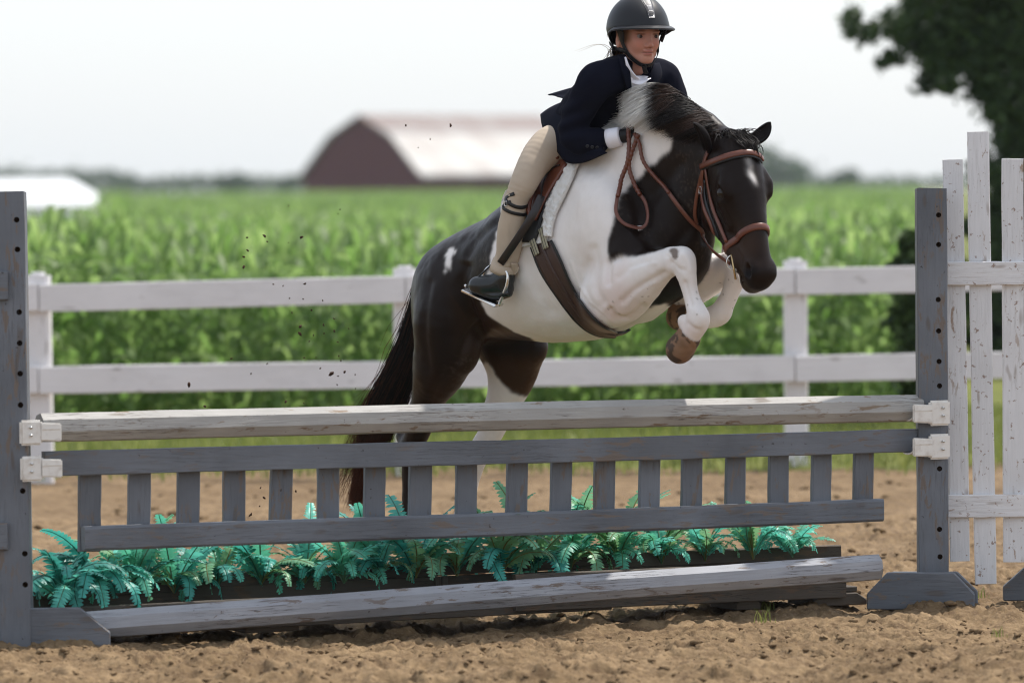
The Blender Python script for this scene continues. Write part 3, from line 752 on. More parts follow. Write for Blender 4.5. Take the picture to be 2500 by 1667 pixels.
# ---- artificial ferns
m_fern = mat('fern_plastic', (0.04, 0.30, 0.22), 0.42, 0.4); t = NT(m_fern)
at = t.new('ShaderNodeVertexColor'); at.layer_name = 'Col'
oi = t.new('ShaderNodeObjectInfo')
fade = t.mix(t.noise(t.coord((1, 1, 1), 'Object', True), 9, 4), (0.85, 1, 0.95), (1.25, 1.1, 1.15))
c = t.mix(1.0, at.outputs['Color'], fade, 'MULTIPLY'); t.color(c)
tr = t.new('ShaderNodeBsdfTranslucent'); mx = t.new('ShaderNodeMixShader'); mx.inputs[0].default_value = 0.4
t.l.new(c, tr.inputs['Color']); out = [n for n in t.n if n.type == 'OUTPUT_MATERIAL'][0]
t.l.new(t.b.outputs[0], mx.inputs[1]); t.l.new(tr.outputs[0], mx.inputs[2]); t.l.new(mx.outputs[0], out.inputs['Surface'])
def frond_mesh(r, L, bend, npair, wid, col, ragged=0.1):
    """curved rachis (tube) with serrated pinnae pairs; grows along +X and up, drooping"""
    n = 15; s = np.linspace(0, 1, n)
    ang = radians(82) - bend * s ** 1.25
    P = np.zeros((n, 3)); ds = L / (n - 1); sway = r.randn() * .25
    for i in range(1, n): P[i] = P[i - 1] + ds * np.array([cos(ang[i]), sway * s[i] * .5, sin(ang[i])])
    me = sweep('x', P, np.linspace(.003, .0012, n), 4); V_ = [np.array([v.co[:] for v in me.vertices])]; F_ = [tuple(p.vertices) for p in me.polygons]; C_ = [np.tile(np.array(col) * [1.2, .55, .45], (len(V_[0]), 1))]; nn = len(V_[0]); bpy.data.meshes.remove(me)
    T = np.gradient(P, axis=0); T /= np.linalg.norm(T, axis=1)[:, None]
    for k in range(npair):
        u = 0.14 + 0.86 * (k + .5) / npair; q = u * (n - 1); i = min(int(q), n - 2); fq = q - i
        p = P[i] * (1 - fq) + P[i + 1] * fq; tt = T[i] * (1 - fq) + T[i + 1] * fq; side0 = unit(np.cross(tt, [0, 0, 1]) if abs(tt[2]) < .98 else np.array([0, 1, 0])); up_ = np.cross(side0, tt)
        w = wid * (min(1, (u - .05) * 3.2)) * (1 - u) ** 0.42 * 1.15 + 0.004
        hw = 0.5 * L * .86 / npair * 1.02
        for sgn in (-1, 1):
            if r.rand() < ragged * .35: continue
            d = unit(side0 * sgn + tt * .35 + up_ * (0.10 + .12 * r.randn())); ww = w * (.85 + .3 * r.rand()); dr = -up_ * ww * .22
            e = tt * hw
            a = [p - e, p + d * ww * .35 - e * 1.0, p + d * ww * .7 - e * .85 + dr * .4, p + d * ww + dr, p + d * ww * .72 + e * .75 + dr * .4, p + d * ww * .35 + e * 1.0, p + e]
            V_.append(np.array(a)); F_ += [(nn, nn + 1, nn + 5, nn + 6), (nn + 1, nn + 2, nn + 4, nn + 5), (nn + 2, nn + 3, nn + 4)]; nn += 7
            cc = np.array(col) * (0.8 + .45 * r.rand()); cc = cc * (1 - .25 * u) + np.array([.14, .56, .48]) * .40 * u
            C_.append(np.tile(cc, (7, 1)))
    me = mesh('frond', np.concatenate(V_), F_, False); vcol(me, np.clip(np.concatenate(C_), 0, 1)); me.materials.append(m_fern); return me
r = np.random.RandomState(5)
palette = [(0.03, 0.27, 0.215), (0.11, 0.48, 0.37), (0.085, 0.36, 0.21), (0.19, 0.34, 0.13), (0.02, 0.18, 0.145)]
lib = []
for c_ in palette:
    for (L, bend, wd) in ((0.28, 1.5, .034), (0.24, 2.3, .032), (0.20, 2.9, .032), (0.30, 1.0, .036), (0.25, 3.0, .038)):
        lib.append(frond_mesh(r, L, bend, 19, wd, c_, .15))
def fern(x, y, d, n, label, sc=1.0, spread=(0, 6.283), pal=None, droop=None, cam_face=None):
    base = D(x, y, d); e = empty('fern', base); tag(e, label, 'fern', 'turquoise artificial ferns')
    for k in range(n):
        az = spread[0] + (spread[1] - spread[0]) * (k + r.rand() * .7) / n
        p = r.randint(5) if pal is None else pal[r.randint(len(pal))]; sh = r.randint(5) if droop is None else droop[r.randint(len(droop))]
        o = bpy.data.objects.new('frond', lib[p * 5 + sh]); COL.objects.link(o)
        s = sc * r.uniform(.78, 1.2); tl = r.uniform(-.25, .35)
        M = Matrix.Translation(e.location) @ Matrix.Rotation(az, 4, 'Z') @ Matrix.Rotation(tl, 4, 'Y') @ Matrix.Rotation(r.randn() * .25, 4, 'X') @ Matrix.Diagonal((s, s, s, 1))
        o.matrix_basis = M; adopt(o, e)
    return e
places = ['first fern from the left, arching over the planter beside left post', 'second fern from the left in the planter box', 'third fern from the left in the planter box', 'fourth fern from the left in the planter box', 'fifth fern from the left in the planter box',
          'sixth fern from the left in the planter box', 'seventh fern from the left, drooping over the planter edge', 'eighth fern from the left in the planter box', 'ninth fern from the left in the planter box', 'tenth fern from the left, fanning wide under the horse',
          'eleventh fern from the left in the planter box', 'twelfth fern from the left in the planter box', 'thirteenth fern from the left, seventh from the right end', 'sixth fern from the right end of the planter', 'fifth fern from the right end of the planter', 'fourth fern from the right end of the planter',
          'third fern from the right end of the planter', 'second fern from the right end of the planter', 'rightmost frayed bright turquoise fern at the end of the planter']
fx = [138, 225, 310, 400, 500, 600, 700, 790, 870, 955, 1050, 1150, 1230, 1310, 1420, 1520, 1620, 1730, 1820]
for i, x in enumerate(fx):
    yy = 1374 - (x - 100) * 0.055; yy += {0: 8, 1: 0, 11: 6}.get(i, 0) + r.randint(-6, 7)
    big = i in (0, 1, 11, 13, 14)
    fern(x, yy, boxd(x) + (.08 if i in (0, 1, 7, 11) else .19) + r.uniform(-.03, .04), 19 if big else r.randint(14, 20), places[i].replace('fern', 'turquoise artificial fern'), {0: 1.15, 1: 1.2}.get(i, 1.15) if big else r.uniform(.75, 1.15),
         pal={17: [1, 2, 3], 18: [1, 1, 2], 0: [0, 1, 4, 1], 1: [0, 4, 1], 9: [2, 3, 0], 11: [3, 2, 3, 0], 12: [3, 2, 0], 13: [3, 2, 1], 14: [3, 2, 3], 15: [2, 3, 1], 16: [3, 2, 1]}.get(i), droop=[1, 2, 4, 0] if i in (0, 1, 7) else [0, 0, 1, 2, 3, 4])
# ================================================================== SMOOTH BODIES (blended volumes turned into one mesh)
class Body:
    def __init__(s, lo, hi, h):
        s.h = h; s.lo = np.asarray(lo, float); s.n = np.ceil((np.asarray(hi) - s.lo) / h).astype(int) + 1
        s.v = np.full(tuple(s.n), 1.0, np.float32); s.prims = []
    def _box(s, lo, hi):
        a = np.clip(np.floor((lo - s.lo) / s.h).astype(int), 0, s.n - 1); b = np.clip(np.ceil((hi - s.lo) / s.h).astype(int) + 1, 1, s.n)
        sl = tuple(slice(x, y) for x, y in zip(a, b))
        c = [(s.lo[i] + s.h * np.arange(a[i], b[i])).astype(np.float32) for i in range(3)]
        return a, sl, c[0][:, None, None], c[1][None, :, None], c[2][None, None, :]
    def _smin(s, sl, d, k):
        a = s.v[sl]
        if k <= 0: s.v[sl] = np.minimum(a, d); return
        q = np.clip(0.5 + 0.5 * (a - d) / k, 0, 1)
        s.v[sl] = a * (1 - q) + d * q - k * q * (1 - q)
    def tube(s, pts, rads, lat=1.0, axis=None, k=0.03, group='', n=0, cut=False):
        P = np.asarray(pts, float); R = np.asarray(rads, float); Lt = np.broadcast_to(np.asarray(lat, float), (len(P),)).copy()
        if n: Q = spline(np.concatenate([P, R[:, None], Lt[:, None]], 1), n); P, R, Lt = Q[:, :3], Q[:, 3], Q[:, 4]
        ax = None if axis is None else unit(axis)
        segs = []
        for i in range(len(P) - 1): segs.append((P[i], P[i + 1], R[i], R[i + 1], 0.5 * (Lt[i] + Lt[i + 1])))
        mx = R.max() * max(1, Lt.max()); pad = mx + max(k, 0.012) + 2 * s.h
        a0, sl, X, Y, Z = s._box(P.min(0) - pad, P.max(0) + pad)
        d = np.full(s.v[sl].shape, 1.0, np.float32)
        for sg in segs:
            pl = max(sg[2], sg[3]) * max(1, sg[4]) + max(k, .012) + 2 * s.h
            a1, sl1, X1, Y1, Z1 = s._box(np.minimum(sg[0], sg[1]) - pl, np.maximum(sg[0], sg[1]) + pl)
            loc = tuple(slice(x.start - o, x.stop - o) for x, o in zip(sl1, a0))
            d[loc] = np.minimum(d[loc], Body.seg(X1, Y1, Z1, sg, ax))
        if cut: s.v[sl] = np.maximum(s.v[sl], -d)
        else:
            s._smin(sl, d, k); s.prims.append((group, [(sg, ax) for sg in segs], None))
    @staticmethod
    def seg(X, Y, Z, sg, ax):
        a, b, ra, rb, lt = sg; ba = b - a
        x, y, z = X - a[0], Y - a[1], Z - a[2]; f = 1.0
        if ax is not None and abs(lt - 1) > 1e-3:
            c = (x * ax[0] + y * ax[1] + z * ax[2]) * (1 / lt - 1); x = x + c * ax[0]; y = y + c * ax[1]; z = z + c * ax[2]
            ba = ba + ax * (ba @ ax) * (1 / lt - 1); f = min(1, (1 + lt) / 2)
        t = np.clip((x * ba[0] + y * ba[1] + z * ba[2]) / (ba @ ba + 1e-9), 0, 1)
        return ((np.sqrt((x - t * ba[0]) ** 2 + (y - t * ba[1]) ** 2 + (z - t * ba[2]) ** 2) - (ra + (rb - ra) * t)) * f).astype(np.float32)
    def ell(s, c, axes, rad, k=0.03, group='', cut=False):
        """ellipsoid with unit axes (rows) and radii"""
        c = np.asarray(c, float); A = np.asarray(axes, float); rad = np.asarray(rad, float)
        ext = np.sqrt(((A * rad[:, None]) ** 2).sum(0)) + max(k, .01) + 2 * s.h
        _, sl, X, Y, Z = s._box(c - ext, c + ext); d = Body.eld(X, Y, Z, c, A, rad)
        if cut:
            if k > 0:
                a = s.v[sl]; b = -d; q = np.clip(0.5 - 0.5 * (b - a) / k, 0, 1); s.v[sl] = b * (1 - q) + a * q + k * q * (1 - q)
            else: s.v[sl] = np.maximum(s.v[sl], -d)
        else: s._smin(sl, d, k); s.prims.append((group, None, (c, A, rad)))
    @staticmethod
    def eld(X, Y, Z, c, A, rad):
        x, y, z = X - c[0], Y - c[1], Z - c[2]; q = 0; g = 0
        for i in range(3):
            e = (x * A[i, 0] + y * A[i, 1] + z * A[i, 2]) / rad[i]; q = q + e * e; g = g + (e / rad[i]) ** 2
        k0 = np.sqrt(q); k1 = np.sqrt(g) + 1e-9
        return (k0 * (k0 - 1) / k1).astype(np.float32)
    def owners(s, P):
        best = np.full(len(P), 9.0); own = np.zeros(len(P), int); names = []
        X, Y, Z = P[:, 0], P[:, 1], P[:, 2]
        for (g, segs, el) in s.prims:
            if g not in names: names.append(g)
            d = Body.eld(X, Y, Z, *el) if el else np.min([Body.seg(X, Y, Z, sg, ax) for sg, ax in segs], 0)
            m = d < best; best[m] = d[m]; own[m] = names.index(g)
        return own, names
    def surface(s, smooth=4):
        v = s.v; S = v < 0
        c = np.zeros(tuple(s.n - 1), np.uint8)
        for i in (0, 1):
            for j in (0, 1):
                for k in (0, 1): c += S[i:s.n[0] - 1 + i, j:s.n[1] - 1 + j, k:s.n[2] - 1 + k]
        I = np.argwhere((c > 0) & (c < 8)); N = len(I)
        idx = np.full(tuple(s.n - 1), -1, np.int32); idx[I[:, 0], I[:, 1], I[:, 2]] = np.arange(N)
        acc = np.zeros((N, 3)); cnt = np.zeros(N)
        off = np.array([(i, j, k) for i in (0, 1) for j in (0, 1) for k in (0, 1)])
        cv = [v[I[:, 0] + o[0], I[:, 1] + o[1], I[:, 2] + o[2]] for o in off]
        for a in range(8):
            for b in range(a + 1, 8):
                if np.abs(off[a] - off[b]).sum() != 1: continue
                va, vb = cv[a], cv[b]; m = (va < 0) != (vb < 0); t = np.where(m, va / np.where(m, va - vb, 1), 0)
                acc += np.where(m[:, None], off[a] + t[:, None] * (off[b] - off[a]), 0); cnt += m
        P = s.lo + s.h * (I + acc / cnt[:, None])
        F = []
        for ax in range(3):
            A = [slice(None)] * 3; B = [slice(None)] * 3; A[ax] = slice(0, -1); B[ax] = slice(1, None)
            e = np.argwhere(S[tuple(A)] != S[tuple(B)]); o1, o2 = [(1, 2), (2, 0), (0, 1)][ax]
            e = e[(e[:, o1] > 0) & (e[:, o2] > 0) & (e[:, o1] < s.n[o1] - 1) & (e[:, o2] < s.n[o2] - 1)]
            q = []
            for d1, d2 in ((-1, -1), (0, -1), (0, 0), (-1, 0)):
                w = e.copy(); w[:, o1] += d1; w[:, o2] += d2; q.append(idx[w[:, 0], w[:, 1], w[:, 2]])
            q = np.stack(q, 1); ins = S[e[:, 0], e[:, 1], e[:, 2]]; q[~ins] = q[~ins][:, ::-1]; F.append(q)
        F = np.concatenate(F); F = F[(F >= 0).all(1)]
        s.v = None
        return relax(P, F, smooth), F
def relax(P, F, it, lam=0.5, mu=-0.52):
    E = np.concatenate([F[:, [0, 1]], F[:, [1, 2]], F[:, [2, 3]], F[:, [3, 0]]]); i = np.concatenate([E[:, 0], E[:, 1]]); j = np.concatenate([E[:, 1], E[:, 0]])
    deg = np.bincount(i, minlength=len(P)).astype(float)[:, None]; deg[deg == 0] = 1
    for k in range(it):
        for f in (lam, mu):
            avg = np.stack([np.bincount(i, weights=P[j, c], minlength=len(P)) for c in range(3)], 1) / deg
            P = P + f * (avg - P)
    return P
def normals(P, F):
    n = np.cross(P[F[:, 2]] - P[F[:, 0]], P[F[:, 3]] - P[F[:, 1]]); N = np.zeros_like(P)
    for c in range(3):
        for k in range(4): N[:, c] += np.bincount(F[:, k], weights=n[:, c], minlength=len(P))
    return N / (np.linalg.norm(N, axis=1)[:, None] + 1e-12)
def inpoly(px, py, poly):
    poly = np.asarray(poly, float); r = np.zeros(len(px), bool); n = len(poly)
    for i in range(n):
        x1, y1 = poly[i]; x2, y2 = poly[(i + 1) % n]
        if y1 == y2: continue
        c = ((y1 > py) != (y2 > py)) & (px < (x2 - x1) * (py - y1) / (y2 - y1) + x1); r ^= c
    return r
def attr_mat(name, rough=0.5, spec=0.3):
    m = mat(name, (1, 1, 1), rough, spec); t = NT(m); a = t.new('ShaderNodeVertexColor'); a.layer_name = 'Col'
    t.l.new(a.outputs['Color'], t.b.inputs['Base Color']); return m, t, a.outputs['Color']
# ================================================================== HORSE
PHI = radians(50)
FH = np.array([cos(PHI), -sin(PHI), 0]); RH = np.array([-sin(PHI), -cos(PHI), 0]); UP = np.array([0, 0, 1.0])
HO = W(1430, 620, 18.9)
def HP(px, py, r=0.0):
    """point seen at photo pixel (px,py) lying r metres to the horse's right of its median plane"""
    C = CAM_P; v = W(px, py, 1.0) - CAM_P
    d = (r + (HO - C) @ RH) / (v @ RH)
    return C + d * v
def HPs(l): return [HP(a[0], a[1], a[2]) for a in l], [a[3] for a in l]
# head frame: a down the face, n out of the face, s to the horse's right
PSI = radians(61)
_nh = np.array([cos(PSI), -sin(PSI), 0]); HS = np.array([-sin(PSI), -cos(PSI), 0])
HA = unit(-0.94 * UP + 0.34 * _nh); HN = unit(0.94 * _nh + 0.34 * UP)
H0 = HP(1770, 350, 0.0); HSC = 0.94
def HD(a, n, s): return H0 + (HA * a + HN * n + HS * s) * HSC
HAX = np.array([HA, HN, HS])

lo = np.array([HP(960, 900, .3)[0] - .1, 17.95, -0.06]); hi = np.array([HP(1900, 400, -.2)[0] + .12, 20.05, 1.80])
B = Body(lo, hi, 0.0072)
# trunk
p, rr = HPs([(1150, 702, 0, .190), (1205, 684, 0, .213), (1272, 668, 0, .240), (1350, 645, 0, .285), (1432, 615, 0, .315), (1508, 594, 0, .290), (1578, 592, 0, .215)])
B.tube(p, rr, [1.12, 1.05, 1.0, .92, .82, .78, .80], RH, 0.05, 'body', 90)
# hindquarters
B.ell(HP(1098, 722, .10), [FH, RH, UP], (.15, .10, .165), .06, 'body')
B.ell(HP(1178, 712, -.10), [FH, RH, UP], (.18, .12, .18), .06, 'body')
B.ell(HP(1068, 790, .09), [FH, RH, UP], (.09, .085, .16), .06, 'nh')
p, rr = HPs([(1132, 690, .10, .145), (1103, 765, .14, .146), (1090, 838, .15, .124), (1073, 900, .15, .104), (1052, 955, .145, .073), (1036, 1000, .14, .058), (1019, 1056, .135, .049), (1007, 1094, .13, .047), (1001, 1145, .13, .035), (1000, 1225, .13, .031), (1005, 1300, .13, .037), (1020, 1338, .13, .034)])
B.tube(p, rr, 0.92, RH, 0.045, 'nh', 44)
B.tube([HP(1000, 1095, .13), HP(982, 1066, .13)], [.032, .022], k=.03, group='nh')
B.ell(HP(1130, 862, .15), [FH, RH, UP], (.045, .045, .065), .06, 'nh')
p, rr = HPs([(1195, 735, -.10, .165), (1240, 812, -.14, .148), (1252, 880, -.15, .112), (1246, 930, -.15, .088), (1231, 970, -.145, .070), (1218, 1000, -.14, .062), (1196, 1058, -.135, .050), (1176, 1094, -.13, .046), (1158, 1145, -.13, .034), (1138, 1225, -.13, .031), (1122, 1295, -.13, .037), (1135, 1335, -.13, .034)])
B.tube(p, rr, 0.92, RH, 0.045, 'fh', 44)
B.ell(HP(1300, 852, -.15), [FH, RH, UP], (.05, .055, .055), .05, 'fh')
for (a, b, c, g) in ((1022, 1340, .13, 'nhh'), (1137, 1337, -.13, 'fhh')):
    q = HP(a, b, c); B.tube([q, q + FH * .035 - UP * .075], [.040, .055], k=.008, group=g)
# shoulder, chest
B.ell(HP(1492, 560, .155), [unit(FH * .75 + UP * .55), RH, unit(UP * .75 - FH * .55)], (.13, .085, .22), .06, 'body')
B.ell(HP(1648, 565, -.155), [unit(FH * .75 + UP * .55), RH, unit(UP * .75 - FH * .55)], (.13, .085, .20), .06, 'body')
B.ell(HP(1530, 655, .16), [unit(FH * .9 + UP * .3), RH, unit(UP * .9 - FH * .3)], (.13, .075, .10), .05, 'nf')
p, rr = HPs([(1655, 585, -.01, .130), (1645, 640, -.01, .120), (1612, 682, 0, .100), (1565, 700, 0, .115)])
B.tube(p, rr, .85, RH, .05, 'chest', 10)
# neck
p, rr = HPs([(1478, 500, 0, .265), (1560, 425, 0, .218), (1638, 362, 0, .172), (1704, 362, 0, .138), (1758, 388, 0, .095)])
B.tube(p, rr, [.66, .62, .58, .56, .62], RH, .05, 'neck', 50)
p, rr = HPs([(1640, 570, 0, .150), (1672, 505, 0, .135), (1705, 450, 0, .115), (1745, 420, 0, .09)])
B.tube(p, rr, [.8, .72, .66, .66], RH, .06, 'neck', 12)
# fore legs
p, rr = HPs([(1490, 722, .155, .112), (1515, 712, .165, .112), (1552, 690, .17, .092), (1592, 662, .17, .072), (1622, 645, .17, .056), (1648, 636, .17, .0505), (1667, 645, .168, .047), (1676, 672, .165, .0375), (1682, 700, .16, .0325), (1690, 730, .157, .032), (1699, 755, .155, .037), (1705, 777, .153, .043), (1697, 798, .15, .039), (1686, 815, .15, .037), (1678, 826, .15, .039)])
B.tube(p, rr, 0.9, RH, .028, 'nf', 60)
B.ell(HP(1664, 628, .17), [FH, RH, UP], (.040, .042, .036), .02, 'nf')
B.ell(HP(1672, 782, .155), [FH, RH, UP], (.024, .022, .020), .03, 'nf')
q = HP(1679, 828, .15); q2 = HP(1661, 853, .152); B.tube([q, q2], [.043, .0515], k=.006, group='nfh')
p, rr = HPs([(1640, 684, -.13, .085), (1682, 690, -.15, .088), (1733, 672, -.155, .072), (1765, 657, -.155, .057), (1787, 650, -.155, .051), (1797, 668, -.153, .045), (1789, 697, -.15, .036), (1778, 727, -.148, .033), (1766, 750, -.145, .037), (1757, 765, -.143, .0415), (1738, 773, -.14, .038), (1710, 775, -.135, .037), (1692, 774, -.132, .039)])
B.tube(p, rr, 0.9, RH, .028, 'ff', 50)
q = HP(1688, 774, -.13); q2 = HP(1660, 772, -.13); B.tube([q, q2], [.042, .049], k=.006, group='ffh')
# head
hp = lambda l: ([HD(*a[:3]) for a in l], [a[3] for a in l])
B.ell(HD(.105, .035, 0), HAX, (.125, .095, .088), .05, 'head')
p, rr = hp([(.10, .045, 0, .082), (.19, .055, 0, .083), (.28, .058, 0, .072), (.36, .060, 0, .062), (.44, .060, 0, .055), (.52, .056, 0, .052)])
B.tube(p, rr, [1.0, 1.02, .92, .86, .86, .92], HS, .02, 'head', 16)
for s in (1, -1):
    B.ell(HD(.195, -.075, s * .045), HAX, (.115, .112, .036), .035, 'head')
    B.tube([HD(.25, -.09, s * .035), HD(.36, -.025, s * .032), HD(.47, .0, s * .026)], [.05, .042, .038], k=.03, group='head')
    B.ell(HD(.205, .068, s * .083), HAX, (.040, .030, .026), .025, 'head')
    B.tube([HD(.15, .085, s * .080), HD(.19, .088, s * .092), HD(.225, .08, s * .094)], [.016, .019, .014], k=.02, group='head')
    B.tube([HD(.25, .035, s * .072), HD(.33, .03, s * .058)], [.022, .012], k=.03, group='head')       # facial crest
    B.ell(HD(.525, .078, s * .036), HAX, (.036, .024, .024), .02, 'head')
B.ell(HD(.530, .044, 0), HAX, (.058, .056, .055), .02, 'head')
B.ell(HD(.538, .000, 0), HAX, (.045, .040, .042), .016, 'head')
for s in (1, -1):
    B.ell(HD(.524, .074, s * .056), HAX, (.026, .013, .017), .008, 'head', cut=True)
    B.ell(HD(.218, .064, s * .112), HAX, (.024, .018, .020), .008, 'head', cut=True)
B.tube([HD(.50, .012, .075), HD(.56, .022, .02), HD(.575, .024, 0), HD(.56, .022, -.02), HD(.50, .012, -.075)], [.005] * 5, cut=True)
hv, hf = B.surface(6)
own, gn = B.owners(hv); G = lambda g: own == gn.index(g)
hN = normals(hv, hf)
# fine anatomy: veins, muscle ripples
hv = hv + hN * ((fbm(hv, 9, 3, 5) - .5) * .013 * (~G('head')) + (fbm(hv, 28, 2, 9) - .5) * .0022)[:, None]
def crease(pts, depth, width, near=True):
    global hv
    qq = to_px(hv); P2 = spline(np.array([(a, b, 0.) for a, b in pts]), len(pts) * 8)[:, :2]; dm = np.full(len(hv), 1e9)
    for a in P2: dm = np.minimum(dm, (qq[:, 0] - a[0]) ** 2 + (qq[:, 1] - a[1]) ** 2)
    l_ = (hv - HO) @ RH; face = np.clip(-(hN @ _fw) * 2, 0, 1) * ((l_ > .02) if near else 1)
    hv = hv - hN * (depth * np.exp(-dm / width ** 2) * face)[:, None]
crease([(1484, 690), (1484, 660), (1490, 638), (1512, 628)], .014, 8)
crease([(1490, 758), (1503, 775), (1525, 781), (1550, 770), (1572, 750)], .016, 8)
crease([(1620, 668), (1580, 690), (1545, 712), (1520, 735)], .009, 8)
crease([(1575, 640), (1545, 650), (1510, 676)], .006, 9)
crease([(1450, 610), (1455, 650), (1452, 700), (1470, 740)], .010, 12)
crease([(1440, 640), (1425, 690), (1440, 740), (1475, 770)], .006, 12)
crease([(1172, 815), (1160, 790), (1140, 740), (1128, 690), (1135, 650)], .018, 13)
crease([(1120, 880), (1130, 850), (1150, 810), (1170, 790)], .012, 11)
crease([(1222, 535), (1195, 556), (1165, 585), (1140, 625)], .010, 9)
crease([(1200, 540), (1170, 560), (1130, 580)], -.006, 9)
crease([(1048, 690), (1038, 760), (1036, 830), (1045, 900)], .008, 11)
crease([(1096, 905), (1062, 950), (1046, 1000)], .009, 9)
crease([(1290, 640), (1310, 700), (1345, 760)], .005, 16); crease([(1240, 640), (1262, 700), (1295, 765)], .005, 16)
crease([(1560, 560), (1580, 500), (1620, 450), (1660, 400)], .008, 16); crease([(1680, 560), (1650, 600), (1640, 640)], .008, 12, False)
crease([(1674, 690), (1682, 720), (1688, 745)], .008, 5)
crease([(1652, 800), (1668, 822), (1690, 848)], .005, 4); crease([(1640, 640), (1655, 655), (1672, 660)], .005, 5); crease([(1630, 625), (1640, 650), (1648, 668)], .006, 5)
crease([(1668, 620), (1682, 640), (1686, 660)], -.004, 6); crease([(1700, 760), (1712, 775), (1715, 790)], -.003, 6); crease([(1680, 790), (1692, 800), (1705, 806)], .005, 5)
for vn in ([(1600, 690), (1575, 700), (1550, 722), (1530, 748)], [(1420, 700), (1440, 735), (1470, 760), (1500, 790)], [(1380, 760), (1420, 775), (1450, 800)], [(1540, 660), (1570, 650), (1600, 642)], [(1395, 640), (1412, 690), (1430, 720)]): crease(vn, -.0035, 3.2)
for vn in ([(1752, 520), (1768, 540), (1775, 560)], [(1800, 600), (1815, 620), (1822, 640)], [(1735, 500), (1742, 530), (1755, 555)]): crease(vn, -.003, 3.5, False)
crease([(1722, 590), (1708, 540), (1706, 490), (1712, 450)], .012, 9, False)
crease([(1768, 500), (1785, 545), (1800, 585)], .004, 7, False)
# ---- coat colour (object-fixed patches of brown-black and white)
q = to_px(hv); nz = (fbm(hv, 50, 3, 3) - .5) * 9 + (fbm(hv, 14, 2, 4) - .5) * 12; px = q[:, 0] + nz; py = q[:, 1] + nz * .8
lat = (hv - HO) @ RH
brown = np.array([.0105, .0055, .0038]); brown2 = np.array([.050, .024, .012]); white = np.array([.79, .745, .71]); pink = np.array([.70, .575, .525]); cream = np.array([.72, .635, .54])
w = np.zeros(len(hv))
body = G('body') | G('chest') | G('neck')
BW = [(1645, 341), (1639, 371), (1614, 385), (1595, 400), (1580, 413), (1568, 429), (1547, 448), (1522, 475), (1507, 498), (1501, 524), (1492, 563), (1486, 593), (1484, 620), (1490, 637), (1515, 624), (1560, 650), (1580, 690), (1574, 748), (1590, 752), (1625, 740), (1660, 770), (1560, 860), (1340, 870), (1299, 828), (1257, 812), (1225, 792), (1187, 767), (1173, 739), (1180, 690), (1215, 560), (1235, 500), (1280, 400), (1400, 280), (1560, 250), (1600, 300)]
w[body & inpoly(px, py, BW)] = 1
w[G('nf') | G('ff')] = 1
w[G('nf') & (lat < .30) & (px > 1488) & (q[:, 1] < np.interp(q[:, 0], [1489, 1515, 1553, 1591, 1624, 1640], [640, 627, 626, 617, 607, 590]))] = 0
w[G('nf') & inpoly(px, py, [(1470, 500), (1500, 524), (1492, 563), (1486, 593), (1484, 620), (1490, 637), (1470, 700), (1420, 700), (1420, 500)])] = 1
FHW = [(1159, 883), (1172, 890), (1190, 884), (1208, 915), (1233, 942), (1253, 962), (1285, 970), (1400, 960), (1400, 1500), (1000, 1500), (1000, 883)]
w[G('fh') & inpoly(px, py, FHW)] = 1
nh = G('nh') | G('body')
w[nh & inpoly(px + nz, py, [(1105, 606), (1117, 608), (1108, 640), (1104, 662), (1092, 650), (1090, 665), (1086, 664), (1090, 640)])] = 1
hd = (hv - H0) / HSC; ha = hd @ HA; hn = hd @ HN; hs_ = hd @ HS
star = np.exp(-(((ha - .185 + nz * .0008) / .020) ** 2 + ((hs_ - .002 + (ha - .185) * .35 + nz * .0008) / .0085) ** 2)) * (hn > .08)
star2 = np.exp(-(((ha - .125) / .05) ** 2 + ((hs_ - .006 - nz * .001) / .011) ** 2)) * (hn > .06) * .35
w[G('head')] = np.clip(star * 1.6 + star2, 0, 1)[G('head')]
# soften edges over the mesh
E = np.concatenate([hf[:, [0, 1]], hf[:, [1, 2]], hf[:, [2, 3]], hf[:, [3, 0]]])
for _ in range(3):
    s_ = np.bincount(E[:, 0], weights=w[E[:, 1]], minlength=len(w)) + np.bincount(E[:, 1], weights=w[E[:, 0]], minlength=len(w)); dg_ = np.bincount(E.ravel(), minlength=len(w))
    w = .5 * w + .5 * s_ / np.maximum(dg_, 1)
nl = fbm(hv, 5, 3, 77)[:, None]
dk = brown * (0.8 + .5 * nl)
br = np.zeros(len(hv)); br[G('head')] = (np.exp(-(((ha - .43) / .07) ** 2 + ((hs_ - .05) / .05) ** 2)) * .55)[G('head')]
br += (G('fh')) * smooth01(840, 900, q[:, 1]) * .8 + G('nh') * smooth01(1080, 1150, q[:, 0]) * .5 * smooth01(1000, 860, q[:, 1]) + (G('body')) * np.exp(-((q[:, 1] - 800) / 40) ** 2) * (q[:, 0] < 1350) * .55 + G('nh') * smooth01(1030, 1060, q[:, 0]) * smooth01(880, 960, q[:, 1]) * .4
br = np.clip(br, 0, 1)[:, None]; dk = dk * (1 - br) + brown2 * br
wt = white * (0.94 + .12 * nl)
fine_ = (fbm(hv * [1, 1, .4], 70, 3, 91) - .5)[:, None]; wt = wt * (1 + .08 * fine_)
pk = np.clip(np.exp(-(((q[:, 0] - 1500) / 60) ** 2 + ((q[:, 1] - 720) / 80) ** 2)) * .75 + (G('ff') | G('nf')) * (.22 + .5 * smooth01(740, 800, q[:, 1])) * smooth01(.4, .65, nl[:, 0]) + (fbm(hv, 7, 3, 55) - .6) * .8, 0, 1)[:, None]
wt = wt * (1 - pk) + pink * pk
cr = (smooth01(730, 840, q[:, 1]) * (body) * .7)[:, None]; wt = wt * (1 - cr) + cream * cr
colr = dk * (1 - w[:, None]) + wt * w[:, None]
hoof = G('nfh') | G('ffh') | G('nhh') | G('fhh')
